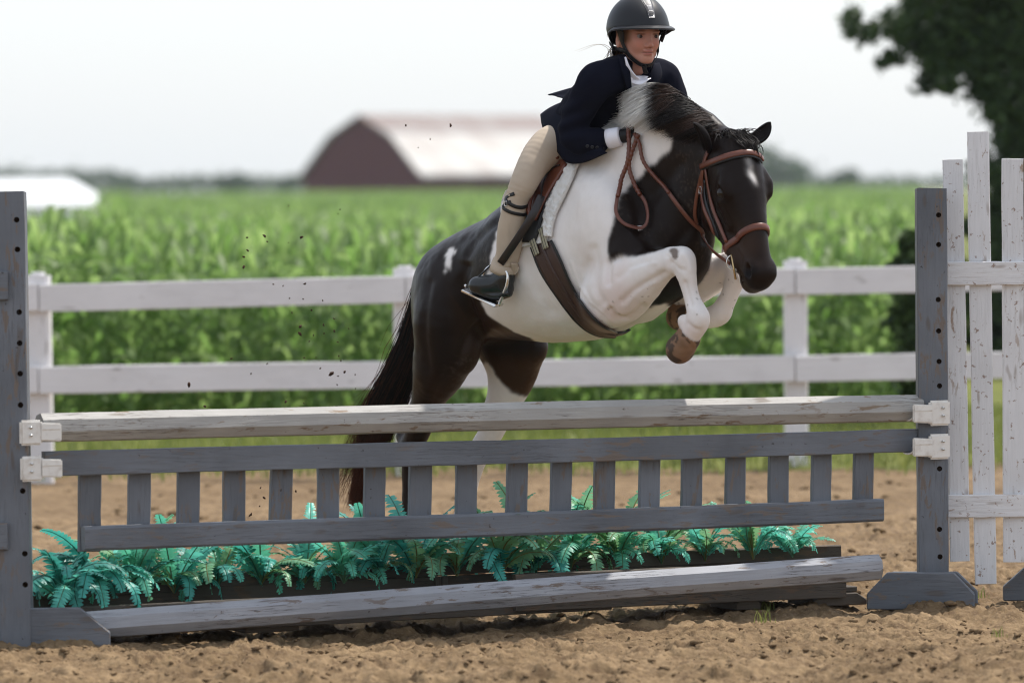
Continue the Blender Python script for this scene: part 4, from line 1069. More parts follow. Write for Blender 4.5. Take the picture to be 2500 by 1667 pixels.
hc = np.array([.22, .130, .078]) * (0.75 + .5 * fbm(hv * [1, 1, 3], 22, 3, 8)[:, None]); hc = np.where((fbm(hv, 40, 3, 18)[:, None] > .55) | (((px < 1648) & G('nfh'))[:, None] & (fbm(hv, 30, 2, 19)[:, None] > .42)), np.array([.075, .050, .035]), hc)
colr[hoof] = hc[hoof]
spot = np.exp(-(((q[:, 0] - 1645) / 13) ** 2 + ((q[:, 1] - 613) / 9) ** 2)) + np.exp(-(((q[:, 0] - 1648) / 8) ** 2 + ((q[:, 1] - 627) / 7) ** 2)); spot = np.clip((spot + nz * .02 - .35) * 3, 0, 1) * G('nf') * .85
spk = (vnoise(hv, 130, 71) > .90) * (vnoise(hv, 9, 72) > .5) * (G('ff') | (G('nf') & (q[:, 1] > 700))) * .55
spot = np.maximum(spot, spk)[:, None]; colr = colr * (1 - spot) + np.array([.10, .062, .038]) * spot
dust = (smooth01(.62, .80, vnoise(hv, 150, 81)) * smooth01(.5, .65, vnoise(hv, 6, 82)) * (1 - w) * (~hoof) * (~G('head')) * .08)[:, None]
colr = colr * (1 - dust) + np.array([.3, .24, .19]) * dust
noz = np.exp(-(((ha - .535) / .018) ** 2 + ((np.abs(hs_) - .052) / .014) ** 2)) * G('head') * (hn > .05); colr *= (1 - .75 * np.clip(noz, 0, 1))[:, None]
m_coat, t, cc = attr_mat('horse_coat', 0.34, 0.125)
nn = t.noise(t.coord((1, 1, 1), 'Object', False), 240, 3, .6)
lum = t.new('ShaderNodeRGBToBW'); t.l.new(cc, lum.inputs[0])
t.rough(t.math('ADD', t.math('MULTIPLY', t.ramp(lum.outputs[0], [(0.0, 0.0), (.3, 1.0)]), .28), t.math('ADD', t.math('MULTIPLY', nn, .12), .30)))
t.bump(nn, .5, .0016)
horse = empty('horse', (HO[0], HO[1], 0)); tag(horse, 'brown black and white pinto pony leaping over the jump', 'horse')
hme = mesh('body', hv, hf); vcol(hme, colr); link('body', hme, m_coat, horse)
hbvh = BVHTree.FromPolygons([tuple(x) for x in hv], [tuple(x) for x in hf.tolist()])
# eyes
m_eye = mat('horse_eye', (.010, .006, .004), .12, .4)
for s in (1, -1):
    bm = bmesh.new(); bmesh.ops.create_uvsphere(bm, u_segments=20, v_segments=12, radius=.0205); me = bpy.data.meshes.new('eye'); bm.to_mesh(me); bm.free()
    for pl in me.polygons: pl.use_smooth = True
    link('eye', me, m_eye, horse, Matrix.Translation(V(HD(.218, .064, s * .0945))))
# ears: curled leaf shapes with thickness
m_ear, t, cc = attr_mat('ear_coat', .75, .06)
def ear(base, tip, wide, inner, name='ear', curl=1.0):
    """hollow cone-like ear: cupped section opening towards 'inner'"""
    L = np.linalg.norm(tip - base); ax = unit(tip - base); inn = unit(inner - ax * (inner @ ax)); sd = np.cross(ax, inn)
    n, m_ = 14, 13; v = []; col = []
    for th in (0.0, 0.0045):
        for i in range(n):
            u = i / (n - 1); wv = wide * (0.62 + 1.1 * u - .3 * u * u) * (1 - u ** 2.6) ** 0.75 * (1.0 if u < 1 else 0) + .0015
            cen = base + ax * L * u + inn * (.022 * sin(pi * u * .9) * -1 + .018 * u ** 3) * curl
            for j in range(m_):
                a = (j / (m_ - 1) - .5) * 2; ang = a * (2.5 - 1.1 * u)
                rr_ = max(wv - th, .0005)
                v.append(cen + sd * rr_ * sin(ang) * .9 - inn * rr_ * cos(ang) * .75)
                col.append((.010, .008, .008) if th == 0 else (.035, .030, .030))
    f = []; K = n * m_
    for i in range(n - 1):
        for j in range(m_ - 1):
            a = i * m_ + j; f.append((a, a + m_, a + m_ + 1, a + 1)); f.append((K + a, K + a + 1, K + a + m_ + 1, K + a + m_))
        for j in (0, m_ - 1):
            a = i * m_ + j; f.append((a, a + m_, K + a + m_, K + a))
    me = mesh(name, v, f); vcol(me, col); return link(name, me, m_ear, horse)
eb = HD(.015, .01, .062); et = HP(1692, 298, .19); ear(eb + UP * -.015 + RH * .02, et, .029, unit(-FH * .2 + RH * .9 - UP * .2), curl=.3)
eb = HD(.015, .02, -.072); et2 = W(1885, 300, (to_px(eb)[0, 2]) - .03); ear(eb, et2, .029, unit(np.array([-.55, -.8, .1])))

# ---- hair: mane, forelock, tail as many tapered strands
def strands(name, curves, rad, colors, m, parent, seg=9, tip=.15):
    """curves: (N,k,3) control points -> 3-sided tapered tubes in one mesh"""
    C = np.asarray(curves, float); N, k, _ = C.shape
    tt = np.linspace(0, k - 1, seg); i = np.minimum(tt.astype(int), k - 2); u = (tt - i)[None, :, None]
    Q = np.concatenate([2 * C[:, :1] - C[:, 1:2], C, 2 * C[:, -1:] - C[:, -2:-1]], 1)
    a, b, c, d = Q[:, i], Q[:, i + 1], Q[:, i + 2], Q[:, i + 3]
    P = .5 * (2 * b + (c - a) * u + (2 * a - 5 * b + 4 * c - d) * u ** 2 + (3 * b - a - 3 * c + d) * u ** 3)
    T = np.gradient(P, axis=1); T /= np.linalg.norm(T, axis=2)[..., None] + 1e-9
    ref = np.array([.31, -.9, .22]); U = np.cross(T, ref); U /= np.linalg.norm(U, axis=2)[..., None] + 1e-9; Wv = np.cross(T, U)
    r_ = (np.asarray(rad)[:, None] if np.ndim(rad) else rad) * (1 - (1 - tip) * np.linspace(0, 1, seg)[None] ** 2)
    vs = []
    for q_ in range(3):
        an = 2 * pi * q_ / 3; vs.append(P + r_[..., None] * (cos(an) * U + sin(an) * Wv))
    v = np.stack(vs, 2).reshape(-1, 3)
    n_ = np.arange(N)[:, None, None] * seg * 3 + np.arange(seg - 1)[None, :, None] * 3; j = np.arange(3)[None, None, :]
    f = np.stack([n_ + j, n_ + (j + 1) % 3, n_ + 3 + (j + 1) % 3, n_ + 3 + j], -1).reshape(-1, 4)
    me = mesh(name, v, f); cl = np.asarray(colors, float)
    cl = np.repeat(cl, seg * 3, 0) if cl.ndim == 2 else np.repeat(cl.reshape(-1, 3), 3, 0)
    vcol(me, np.clip(cl, 0, 1)); return link(name, me, m, parent)
m_hair, t, cc = attr_mat('horse_hair', .45, .25)
tr = t.new('ShaderNodeBsdfTranslucent'); mx = t.new('ShaderNodeMixShader'); mx.inputs[0].default_value = .5; t.l.new(cc, tr.inputs['Color'])
t.l.new(t.b.outputs[0], mx.inputs[1]); t.l.new(tr.outputs[0], mx.inputs[2]); t.l.new(mx.outputs[0], [n for n in t.n if n.type == 'OUTPUT_MATERIAL'][0].inputs['Surface'])
r = np.random.RandomState(4)
# mane: roots along the crest, blown back over the near side
crest = spline([HP(1452, 378, .0), HP(1530, 318, 0), HP(1595, 262, 0), HP(1650, 238, -.01), HP(1705, 268, -.01), HP(1745, 300, -.01), HP(1772, 330, -.01)], 200)
N = 5200; cur = []; col = []; SEG = 10
for k in range(N):
    u = r.rand() ** .8; ci = int(u * 199); root = crest[ci] + r.randn(3) * .005
    g = int(u * 22 + r.rand() * .6); rg = np.random.RandomState(g + 100); gj = np.clip(rg.randn(3), -1.3, 1.3)         # clumps
    rp = to_px(root)[0]; wv = r.randn()
    if u < .30:     # sparse white lower mane lying back along the withers
        tx = rp[0] - 38 - 40 * r.rand(); ty = rp[1] + 22 + gj[1] * 10 + r.randn() * 6; side = .05 + .05 * r.rand(); lift = 3
    else:           # long hair swept back and down over the near side of the neck
        v_ = (u - .30) / .70; lay = r.rand()
        tx = 1512 + 26 * r.rand() + 34 * lay * v_ + 150 * max(v_ - .25, 0) * lay + gj[0] * 9 + 60 * max(v_ - .6, 0)
        ty = 232 + 66 * lay + 50 * v_ * lay + gj[1] * 7 + r.randn() * 3; side = (.06 + .075 * lay + .012 * gj[2]) * (1 - .45 * smooth01(.7, 1, v_)); lift = 30 * (1 - lay) * (1 - v_) + 7
    tx = min(tx, rp[0] - 18)
    m1 = HP(rp[0] * .76 + tx * .24, rp[1] * .80 + ty * .20 - lift, side * .55 + wv * .004)
    m2 = HP(rp[0] * .40 + tx * .60, rp[1] * .40 + ty * .60 - lift * .8, side + wv * .006)
    e_ = HP(tx, ty, side * 1.1 + wv * .012)
    cur.append([root, m1, m2, e_])
    base = np.array([.048, .026, .018]) if rg.rand() < .62 else np.array([.014, .010, .009]); base = base * (0.6 + .8 * r.rand())
    wh = np.array([.95, .93, .89]) * (.9 + .15 * r.rand()); cs = []
    for q_ in range(SEG):
        s_ = q_ / (SEG - 1); bpx = rp[0] + (tx - rp[0]) * s_; f_ = smooth01(1600, 1578, bpx + wv * 7 + 9 * gj[2]) if u > .3 else 1.0
        cs.append(base * (1 - f_) + wh * f_)
    col.append(cs)
strands('mane', cur, .0014, np.array(col), m_hair, horse, SEG)
# forelock
cur, col = [], []
for k in range(420):
    a0 = HD(-.01 + .05 * r.rand(), .075 + .02 * r.rand(), r.uniform(-.045, .03)); tgt = HD(.085 + .05 * r.rand(), .118 + .02 * r.rand(), -.02 + r.randn() * .012)
    mid = (a0 + tgt) / 2 + HN * (.025 + .012 * r.rand()) + HS * r.randn() * .012
    cur.append([a0, mid, tgt]); b_ = np.array([.016, .012, .011]) * (.6 + 1.3 * r.rand()); col.append(b_)
for k in range(260):      # short hair over the poll
    a0 = HD(-.02 + .03 * r.rand(), .02 + .05 * r.rand(), r.uniform(-.05, .05)); e_ = a0 + HN * (.05 + .02 * r.randn()) + HA * .03 + HS * r.randn() * .03
    cur.append([a0, (a0 + e_) / 2 - HA * .02, e_]); col.append(np.array([.018, .013, .012]) * (.6 + 1.2 * r.rand()))
strands('forelock', cur, .0018, np.array(col), m_hair, horse, 7)
# tail
path = spline([HP(1056, 640, .02), HP(1036, 690, .02), HP(1024, 770, .01), HP(1006, 850, 0), HP(972, 930, 0), HP(944, 992, 0), HP(908, 1085, 0), HP(884, 1165, -.01), HP(868, 1228, -.01)], 120)
wid = np.interp(np.linspace(0, 1, 120), [0, .12, .3, .5, .65, .85, 1], [.020, .030, .042, .056, .058, .030, .012])
cur, col = [], []
for k in range(4200):
    s0 = r.rand() * .30 if r.rand() < .85 else r.rand() * .5; s1 = min(1.0, s0 + .35 + .6 * r.rand())
    if r.rand() < .5: s1 = max(s1, .8 + .2 * r.rand())
    o_ = r.randn(2) * .46; o_ = np.clip(o_, -1.2, 1.2); c4 = []
    fly = r.rand() < .05
    for q_, s_ in enumerate(np.linspace(s0, s1, 5)):
        i_ = int(s_ * 119); off = wid[i_] * (o_[0] * FH * 1.05 + o_[1] * RH * .8) + r.randn(3) * .004 * q_
        if fly: off = off - FH * .05 * q_ * (.4 + r.rand() * .3) + UP * .006 * q_
        c4.append(path[i_] + off)
    cur.append(c4); b_ = np.array([.009, .007, .006]) if r.rand() < .6 else np.array([.042, .018, .011]); e2 = np.array([.13, .042, .022]) * (.5 + r.rand())
    cs = []
    for q_ in range(9):
        s_ = s0 + (s1 - s0) * q_ / 8; f_ = smooth01(.60, .92, s_) * .95 if not fly else .8; cs.append(b_ * (1 - f_) + e2 * f_)
    col.append(cs)
strands('tail', cur, .0015, np.array(col), m_hair, horse, 9)
# ================================================================== TACK
m_leather = mat('chestnut_leather', (.125, .034, .016), .34, .5); t = NT(m_leather)
t.color(t.mix(t.noise(t.coord((1, 1, 1), 'Object', False), 60, 4), (.085, .022, .011), (.165, .048, .023)))
m_leatherd = mat('dark_leather', (.016, .011, .010), .38, .45)
m_edge = mat('black_leather', (.006, .006, .006), .4, .4)
m_silver = mat('silver', (.70, .69, .67), .2, .5, 1.0)
m_brass = mat('brass', (.55, .40, .20), .3, .5, 1.0)
def cast(bvh, px, py, back=0.0):
    v = unit(W(px, py, 1.0) - CAM_P); h = bvh.ray_cast(V(CAM_P + v * 10), V(v))
    return (np.array(h[0]), np.array(h[1])) if h[0] is not None else (None, None)
def on(bvh, pts, off, n=None, smooth=2):
    """traced points laid on a surface, lifted by off; returns points and normals"""
    P2 = spline(np.array([(a, b, 0.) for a, b in pts]), n or len(pts) * 5)[:, :2]; P, N = [], []
    for a, b in P2:
        p, nn = cast(bvh, a, b)
        if p is None:
            g = W(a, b, np.linalg.norm(P[-1] - CAM_P) if P else 18.6); f_ = bvh.find_nearest(V(g)); p, nn = np.array(f_[0]), np.array(f_[1])
        if nn @ _fw > 0: nn = -nn
        P.append(p); N.append(nn)
    P, N = np.array(P), np.array(N)
    for _ in range(smooth):
        P[1:-1] = .25 * P[:-2] + .5 * P[1:-1] + .25 * P[2:]; N[1:-1] = .25 * N[:-2] + .5 * N[1:-1] + .25 * N[2:]
    N /= np.linalg.norm(N, axis=1)[:, None]
    return P + N * off, N
def strap(name, bvh, pts, width, thick, m, parent, off=.004, n=None):
    P, N = on(bvh, pts, off, n); return sweep(name, P, 0, mat_=m, parent=parent, flat=(width, thick), ups=N)
def drape(name, bvh, A, Bp, nu, nv, off, thick, m, parent, wobble=0.0, smooth_it=2):
    """slab laid over a surface between two traced edges"""
    SA = spline(np.array([(a, b, 0.) for a, b in A]), nu)[:, :2]; SB = spline(np.array([(a, b, 0.) for a, b in Bp]), nu)[:, :2]
    G_ = np.zeros((nu, nv, 3)); NN = np.zeros((nu, nv, 3)); last = None
    for i in range(nu):
        for j in range(nv):
            a = SA[i] * (1 - j / (nv - 1)) + SB[i] * (j / (nv - 1)); p, nn = cast(bvh, a[0], a[1])
            if p is None:
                g = W(a[0], a[1], (last - CAM_P) @ _fw if last is not None else 18.8); f_ = bvh.find_nearest(V(g)); nn = np.array(f_[1]); p = g
            if nn @ _fw > 0: nn = -nn
            G_[i, j], NN[i, j], last = p, nn, p
    for _ in range(smooth_it):
        H = G_.copy(); H[1:-1] = .25 * G_[:-2] + .5 * G_[1:-1] + .25 * G_[2:]; G_ = H; H = G_.copy(); H[:, 1:-1] = .25 * G_[:, :-2] + .5 * G_[:, 1:-1] + .25 * G_[:, 2:]; G_ = H
        NN[1:-1] = NN[:-2] + NN[1:-1] + NN[2:]
        NN /= np.linalg.norm(NN, axis=2)[..., None]
    top = (G_ + NN * (off + thick)).reshape(-1, 3); bot = (G_ + NN * off).reshape(-1, 3)
    if wobble: top = top + NN.reshape(-1, 3) * ((fbm(top, 110, 2, 3) - .5) * wobble)[:, None]
    K = nu * nv; f = []
    for i in range(nu - 1):
        for j in range(nv - 1):
            a = i * nv + j; f.append((a, a + 1, a + nv + 1, a + nv)); f.append((K + a, K + a + nv, K + a + nv + 1, K + a + 1))
    for i in range(nu - 1):
        for j in (0, nv - 1):
            a = i * nv + j; f.append((a, a + nv, K + a + nv, K + a))
    for j in range(nv - 1):
        for i in (0, nu - 1):
            a = i * nv + j; f.append((a, a + 1, K + a + 1, K + a))
    me = mesh(name, np.concatenate([top, bot]), f)
    bm = bmesh.new(); bm.from_mesh(me); bmesh.ops.recalc_face_normals(bm, faces=bm.faces[:]); bm.to_mesh(me); bm.free()
    return link(name, me, m, parent)
def mirror_head(P): return P - 2 * ((P - H0) @ HS)[:, None] * HS

# ---- bridle
bridle = empty('bridle', HD(.1, 0, 0)); tag(bridle, 'chestnut leather bridle on the dark head with silver bit', 'bridle')
def head_strap(name, pts, w, th, m=m_leather, off=.004, both=True, n=None):
    P, N = on(hbvh, pts, off, n); o = sweep(name, P, 0, mat_=m, parent=bridle, flat=(w, th), ups=N)
    if both:
        P2 = mirror_head(P); N2 = N - 2 * (N @ HS)[:, None] * HS
        Q, M_ = [], []
        for p, nn in zip(P2, N2):
            h = hbvh.find_nearest(V(p))
            if (p - H0) @ HN < -.09 * HSC and len(Q): break
            ok_ = h[3] < .03; Q.append(np.array(h[0]) + np.array(h[1]) * off if ok_ else p); M_.append(np.array(h[1]) if ok_ else nn)
        if len(Q) > 3: sweep(name, Q, 0, mat_=m, parent=bridle, flat=(w, th), ups=np.array(M_))
    return o
def ring_on_head(name, a_front, n_front, a_back, n_back, w, th, m, off=.004, N=48, half=None, parent=None, round_=None):
    """band round the head in the plane through two median points, found by casting inward rays"""
    c = (HD(a_front, n_front, 0) + HD(a_back, n_back, 0)) / 2; e1 = unit(HD(a_front, n_front, 0) - HD(a_back, n_back, 0)); P, NN = [], []
    rng_ = np.linspace(0, 2 * pi, N, endpoint=False) if half is None else np.linspace(-half, half, N)
    for a in rng_:
        d = e1 * cos(a) + HS * sin(a); h = hbvh.ray_cast(V(c + d * .125), V(-d))
        if h[0] is None: continue
        P.append(np.array(h[0]) + np.array(h[1]) * off); NN.append(np.array(h[1]))
    P, NN = np.array(P), np.array(NN)
    for _ in range(3):
        if half is None: P = .25 * np.roll(P, 1, 0) + .5 * P + .25 * np.roll(P, -1, 0); NN = .25 * np.roll(NN, 1, 0) + .5 * NN + .25 * np.roll(NN, -1, 0)
        else: P[1:-1] = .25 * P[:-2] + .5 * P[1:-1] + .25 * P[2:]
    NN /= np.linalg.norm(NN, axis=1)[:, None]
    me = sweep(name, P, 0, flat=(w, th), ups=NN, closed=half is None)
    return link(name, me, m, parent or bridle)
nb_ = ring_on_head('noseband', .372, .12, .40, -.02, .024, .009, m_leather, .005)
br_ = [(1716, 407), (1744, 395), (1783, 381), (1813, 375), (1832, 375), (1848, 381), (1857, 391)]
P, N = on(hbvh, br_, .009, 40); sweep('browband', P, 0, mat_=m_leather, parent=bridle, flat=(.020, .008), ups=N)
P2, N2 = on(hbvh, [(a, b + 6.5) for a, b in br_], .006, 40); sweep('browband_lining', P2, 0, mat_=m_edge, parent=bridle, flat=(.014, .005), ups=N2)
head_strap('headpiece', [(1719, 408), (1722, 395), (1726, 381), (1733, 368)], .022, .005)
head_strap('cheekpiece', [(1720, 410), (1717, 435), (1715, 468), (1722, 510), (1738, 548), (1752, 588), (1768, 618)], .016, .005, off=.006)
head_strap('noseband_strap', [(1724, 410), (1731, 456), (1741, 505), (1757, 548), (1776, 592)], .013, .005, off=.005)
head_strap('cheekpiece_lining', [(1722, 440), (1722, 480), (1732, 520), (1748, 560), (1762, 600)], .014, .004, m_edge, .003)
head_strap('throatlatch', [(1719, 412), (1707, 456), (1699, 498), (1697, 524), (1700, 545)], .012, .004, off=.006)
P, N = on(hbvh, [(1716, 458), (1718, 474)], .012, 6); 
def buckle(p, n, up_, w, h, m, parent, name='buckle', rad=.0016):
    u = unit(up_ - n * (up_ @ n)); s = np.cross(n, u); sweep(name, [p + s * w * a + u * h * b for a, b in ((-.5, -.5), (.5, -.5), (.5, .5), (-.5, .5))], rad, 6, m, parent, closed=True)
buckle(P[2], N[2], UP, .018, .022, m_silver, bridle)
bp_ = np.array([HD(.435, .0, .066), HD(.475, -.002, .066), HD(.53, -.004, .066)]); bit = sweep('bit', bp_, [.0042, .0035, .0042], 8, m_brass, bridle)
bc = HD(.462, -.012, .064)
sweep('bit_ring', [bc + (cos(a) * _rt * .017 + sin(a) * UP * .024) for a in np.linspace(0, 2 * pi, 20, endpoint=False)], .003, 6, m_silver, bit, closed=True)
sweep('bit', mirror_head(bp_), .0040, 8, m_brass, bridle)
# foam at the lips
m_foam = mat('foam', (.75, .75, .72), .5, .4)
P, N = on(hbvh, [(1797, 655), (1801, 672), (1806, 690)], .002, 10); sweep('bit_foam', P, [.001, .0022, .0026, .003, .0026, .002, .0026, .002, .0015, .001], 6, m_foam, bridle)

# ---- reins
reins = empty('reins', HP(1560, 450, .1)); tag(reins, 'braided chestnut leather reins looped over the neck into gloved hands', 'reins')
def off_surface(pts, off, n, minlift=True):
    P, N = on(hbvh, pts, off, n, 6); return P, N
def braid(name, P, r0, braided, m=m_leather):
    """plaited rein: bumpy tube with two-beat plait"""
    L = np.concatenate([[0], np.cumsum(np.linalg.norm(np.diff(P, axis=0), axis=1))])
    rad = r0 * (1 + (.26 * np.abs(np.sin(L * 2 * pi / .034)) - .1) * braided); return sweep(name, P, rad, 7, m, reins)
P, N = off_surface([(1716, 570), (1706, 559), (1668, 513), (1640, 474)], .014, 30); P = np.vstack([np.linspace(bc - HN * .012, P[0], 16)[:-1] + np.outer(np.sin(np.linspace(0, pi, 16)[:-1]), HS * .02), P]); N = np.vstack([np.tile(N[0], (15, 1)), N])
for _ in range(4): P[1:-1] = .25 * P[:-2] + .5 * P[1:-1] + .25 * P[2:]
sweep('rein_strap', P, 0, mat_=m_leather, parent=reins, flat=(.015, .004), ups=N)
P, N = off_surface([(1640, 474), (1628, 457), (1603, 429), (1584, 406), (1573, 383), (1568, 352), (1556, 330)], .014, 60); braid('plaited_rein', P, .0066, 1)
P, N = off_surface([(1541, 300), (1542, 330), (1543, 352), (1539, 394), (1527, 425), (1515, 455), (1508, 486)], .016, 80); braid('plaited_rein', P + _fw * -.008, .0078, 1)
P, N = off_surface([(1568, 330), (1560, 350), (1549, 378), (1543, 405), (1553, 448), (1568, 478)], .018, 80); braid('plaited_rein', P, .0074, 1)
P, N = off_surface([(1508, 486), (1505, 517), (1515, 540), (1534, 555), (1561, 563), (1580, 555), (1589, 532), (1584, 505), (1568, 478)], .016, 60); sweep('rein_strap', P, 0, mat_=m_leather, parent=reins, flat=(.0125, .0045), ups=N)
buckle(P[30], N[30], np.cross(N[30], unit(P[31] - P[29])), .016, .017, m_silver, reins)
farP = mirror_head(np.array([bc]))[0]
sweep('rein_strap', spline([farP, HP(1812, 540, -.24), HP(1720, 420, -.22), HP(1600, 330, -.10)], 20), .0045, 6, m_leather, reins)

# ---- saddle with its fleece pad, girth and stirrups
m_fleece = mat('fleece', (.84, .82, .78), .95, .1); t = NT(m_fleece); t.bump(t.noise(t.coord((1, 1, 1), 'Object', False), 190, 3, .7), 1.0, .006)
m_elastic = mat('elastic_webbing', (.33, .31, .22), .8, .2)
m_girth = mat('girth_leather', (.036, .018, .014), .42, .4); t = NT(m_girth)
t.color(t.mix(t.noise(t.coord((1, 1, 1), 'Object', False), 18, 5), (.026, .014, .011), (.062, .030, .023)))
pad = empty('saddle_pad', HP(1330, 450, 0)); tag(pad, 'white fleece saddle pad edging out from under the saddle', 'saddle pad')
drape('pad_sheet', hbvh, [(1405, 404), (1383, 450), (1352, 510), (1342, 578), (1336, 592)], [(1240, 470), (1228, 500), (1232, 545), (1248, 590), (1268, 606)], 18, 14, .004, .008, m_fleece, pad)
drape('fleece_edge', hbvh, [(1396, 402), (1376, 440), (1352, 488), (1338, 518), (1336, 548), (1338, 578)], [(1421, 400), (1405, 440), (1386, 482), (1366, 522), (1357, 550), (1353, 580)], 70, 12, .010, .013, m_fleece, pad, .013, 1)
saddle = empty('saddle', HP(1340, 420, 0)); tag(saddle, 'chestnut brown jumping saddle under the rider', 'saddle')
drape('flap', hbvh, [(1388, 398), (1352, 405), (1326, 440), (1312, 500), (1311, 540)], [(1396, 408), (1378, 440), (1352, 480), (1334, 515), (1320, 545)], 18, 8, .022, .008, m_leather, saddle)
drape('sweat_flap', hbvh, [(1318, 470), (1296, 505), (1276, 555), (1268, 592)], [(1342, 500), (1334, 530), (1326, 560), (1314, 594)], 16, 8, .014, .006, m_edge, saddle)
P, N = on(hbvh, [(1384, 398), (1354, 404), (1334, 425), (1322, 455), (1316, 490), (1312, 515), (1316, 542)], .044, 40, 6)
sweep('knee_roll', P, np.interp(np.linspace(0, 1, 40), [0, .2, .6, .9, 1], [.008, .013, .014, .010, .004]), 10, m_leather, saddle)
P, N = on(hbvh, [(1384, 412), (1362, 425), (1345, 452), (1336, 485), (1328, 520)], .034, 30, 6); sweep('flap_piping', P, .0032, 6, m_leatherd, saddle)
# seat, cantle and pommel between the rider's legs
SB = Body(HP(1250, 400, .25) - [.25, .45, .3], HP(1420, 400, -.2) + [.2, .3, .3], .008)
pm = [(1404, 402, 0, .040), (1380, 420, 0, .055), (1350, 432, 0, .06), (1328, 440, 0, .05)]
p, rr = HPs(pm); SB.tube(p, rr, 1.55, RH, .02, 's', 14); sv, sf = SB.surface(3); link('seat', mesh('seat', sv, sf), m_leather, saddle)
# girth with dark binding and elastic billets
GL = [(1302, 604), (1327, 666), (1369, 729), (1401, 771), (1433, 800), (1465, 814), (1500, 816)]; GR = [(1350, 588), (1369, 627), (1394, 685), (1417, 726), (1442, 761), (1474, 790), (1503, 806)]
girth = drape('girth', hbvh, GL, GR, 40, 9, .004, .010, m_girth, saddle)
for e_ in (GL, GR):
    P, N = on(hbvh, e_, .011, 50, 3); sweep('binding', P, 0, mat_=m_edge, parent=girth, flat=(.011, .007), ups=N)
P, N = on(hbvh, [(0.5 * (a[0] + b[0]), .5 * (a[1] + b[1])) for a, b in zip(GL, GR)], .0145, 50, 3); sweep('centre_strap', P, 0, mat_=m_girth, parent=girth, flat=(.018, .005), ups=N)
P, N = on(hbvh, [(1498, 811), (1525, 810), (1551, 799)], .006, 16, 2); sweep('girth_end', P, 0, mat_=m_edge, parent=girth, flat=(.03, .008), ups=N)
for (a, b) in (((1308, 588), (1320, 622)), ((1330, 560), (1342, 606))):
    P, N = on(hbvh, [a, ((a[0] + b[0]) / 2, (a[1] + b[1]) / 2), b], .020, 10, 1); sweep('billet', P, 0, mat_=m_elastic, parent=saddle, flat=(.026, .004), ups=N)
    for s_ in (-.006, .006):
        T_ = unit(P[-1] - P[0]); sd = np.cross(T_, N[4]); sweep('billet_stripe', P + sd * s_ + N * .0026, .0011, 4, m_leatherd, saddle)
# stirrup leather and iron (near side), mirrored on the far side
LEG_R = .325
sl = spline([HP(1322, 478, .27), HP(1300, 525, .31), HP(1262, 585, LEG_R + .012), HP(1222, 643, LEG_R + .012)], 14)
nrm = np.tile(-_fw, (14, 1)); sweep('stirrup_leather', sl, 0, mat_=m_leatherd, parent=saddle, flat=(.028, .006), ups=nrm)
def mirror_h(P): P = np.asarray(P, float); return P - 2 * ((P - HO) @ RH)[..., None] * RH
sweep('stirrup_leather', mirror_h(sl), 0, mat_=m_leatherd, parent=saddle, flat=(.028, .006), ups=nrm)
top = HP(1203, 641, LEG_R); fr_ = LEG_R
def iron(fn):
    e = sweep('stirrup', fn(spline([HP(1198, 648, fr_), HP(1207, 641, fr_), HP(1226, 652, fr_ - .005), HP(1238, 668, fr_ - .012), HP(1238, 692, fr_ - .012), HP(1228, 720, fr_ - .01), HP(1217, 746, fr_ - .008)], 24)), .0062, 8, m_silver, saddle)
    sweep('stirrup', fn(spline([HP(1198, 648, fr_), HP(1185, 660, fr_ + .01), HP(1172, 690, fr_ + .02), HP(1165, 715, fr_ + .02)], 12)), .0045, 8, m_silver, saddle)
    a, b = fn(np.array([HP(1137, 709, fr_ + .03)]))[0], fn(np.array([HP(1218, 747, fr_ - .005)]))[0]
    board('tread', a, b, .010, .05, m_silver, saddle, seg=3, upv=unit(np.array([.25, -.3, .9])))
    sweep('rubber_band', fn(np.array([HP(1199, 647, fr_ + .01), HP(1170, 674, fr_ + .025), HP(1140, 697, fr_ + .035)])), .0032, 6, m_edge, saddle)
    bm = bmesh.new(); bmesh.ops.create_icosphere(bm, subdivisions=2, radius=.0065); me = bpy.data.meshes.new('knob'); bm.to_mesh(me); bm.free(); link('knob', me, m_silver, saddle, Matrix.Translation(V(fn(np.array([HP(1137, 698, fr_ + .035)]))[0])))
iron(lambda P: np.asarray(P)); iron(mirror_h)
# ================================================================== RIDER
rider = empty('person', HP(1370, 400, 0)); tag(rider, 'young rider in navy jacket, tan breeches and black helmet on the leaping pony', 'person')
PF = radians(66)
RN = np.array([cos(PF), -sin(PF), 0]); RS = np.array([-sin(PF), -cos(PF), 0]); RU = unit(UP + RN * .04); RN = unit(RN - RU * (RN @ RU))
RC = HP(1557, 95, 0.0)
def FD(u, n, s): return RC + RU * u + RN * n + RS * s
RAX = np.array([RU, RN, RS])
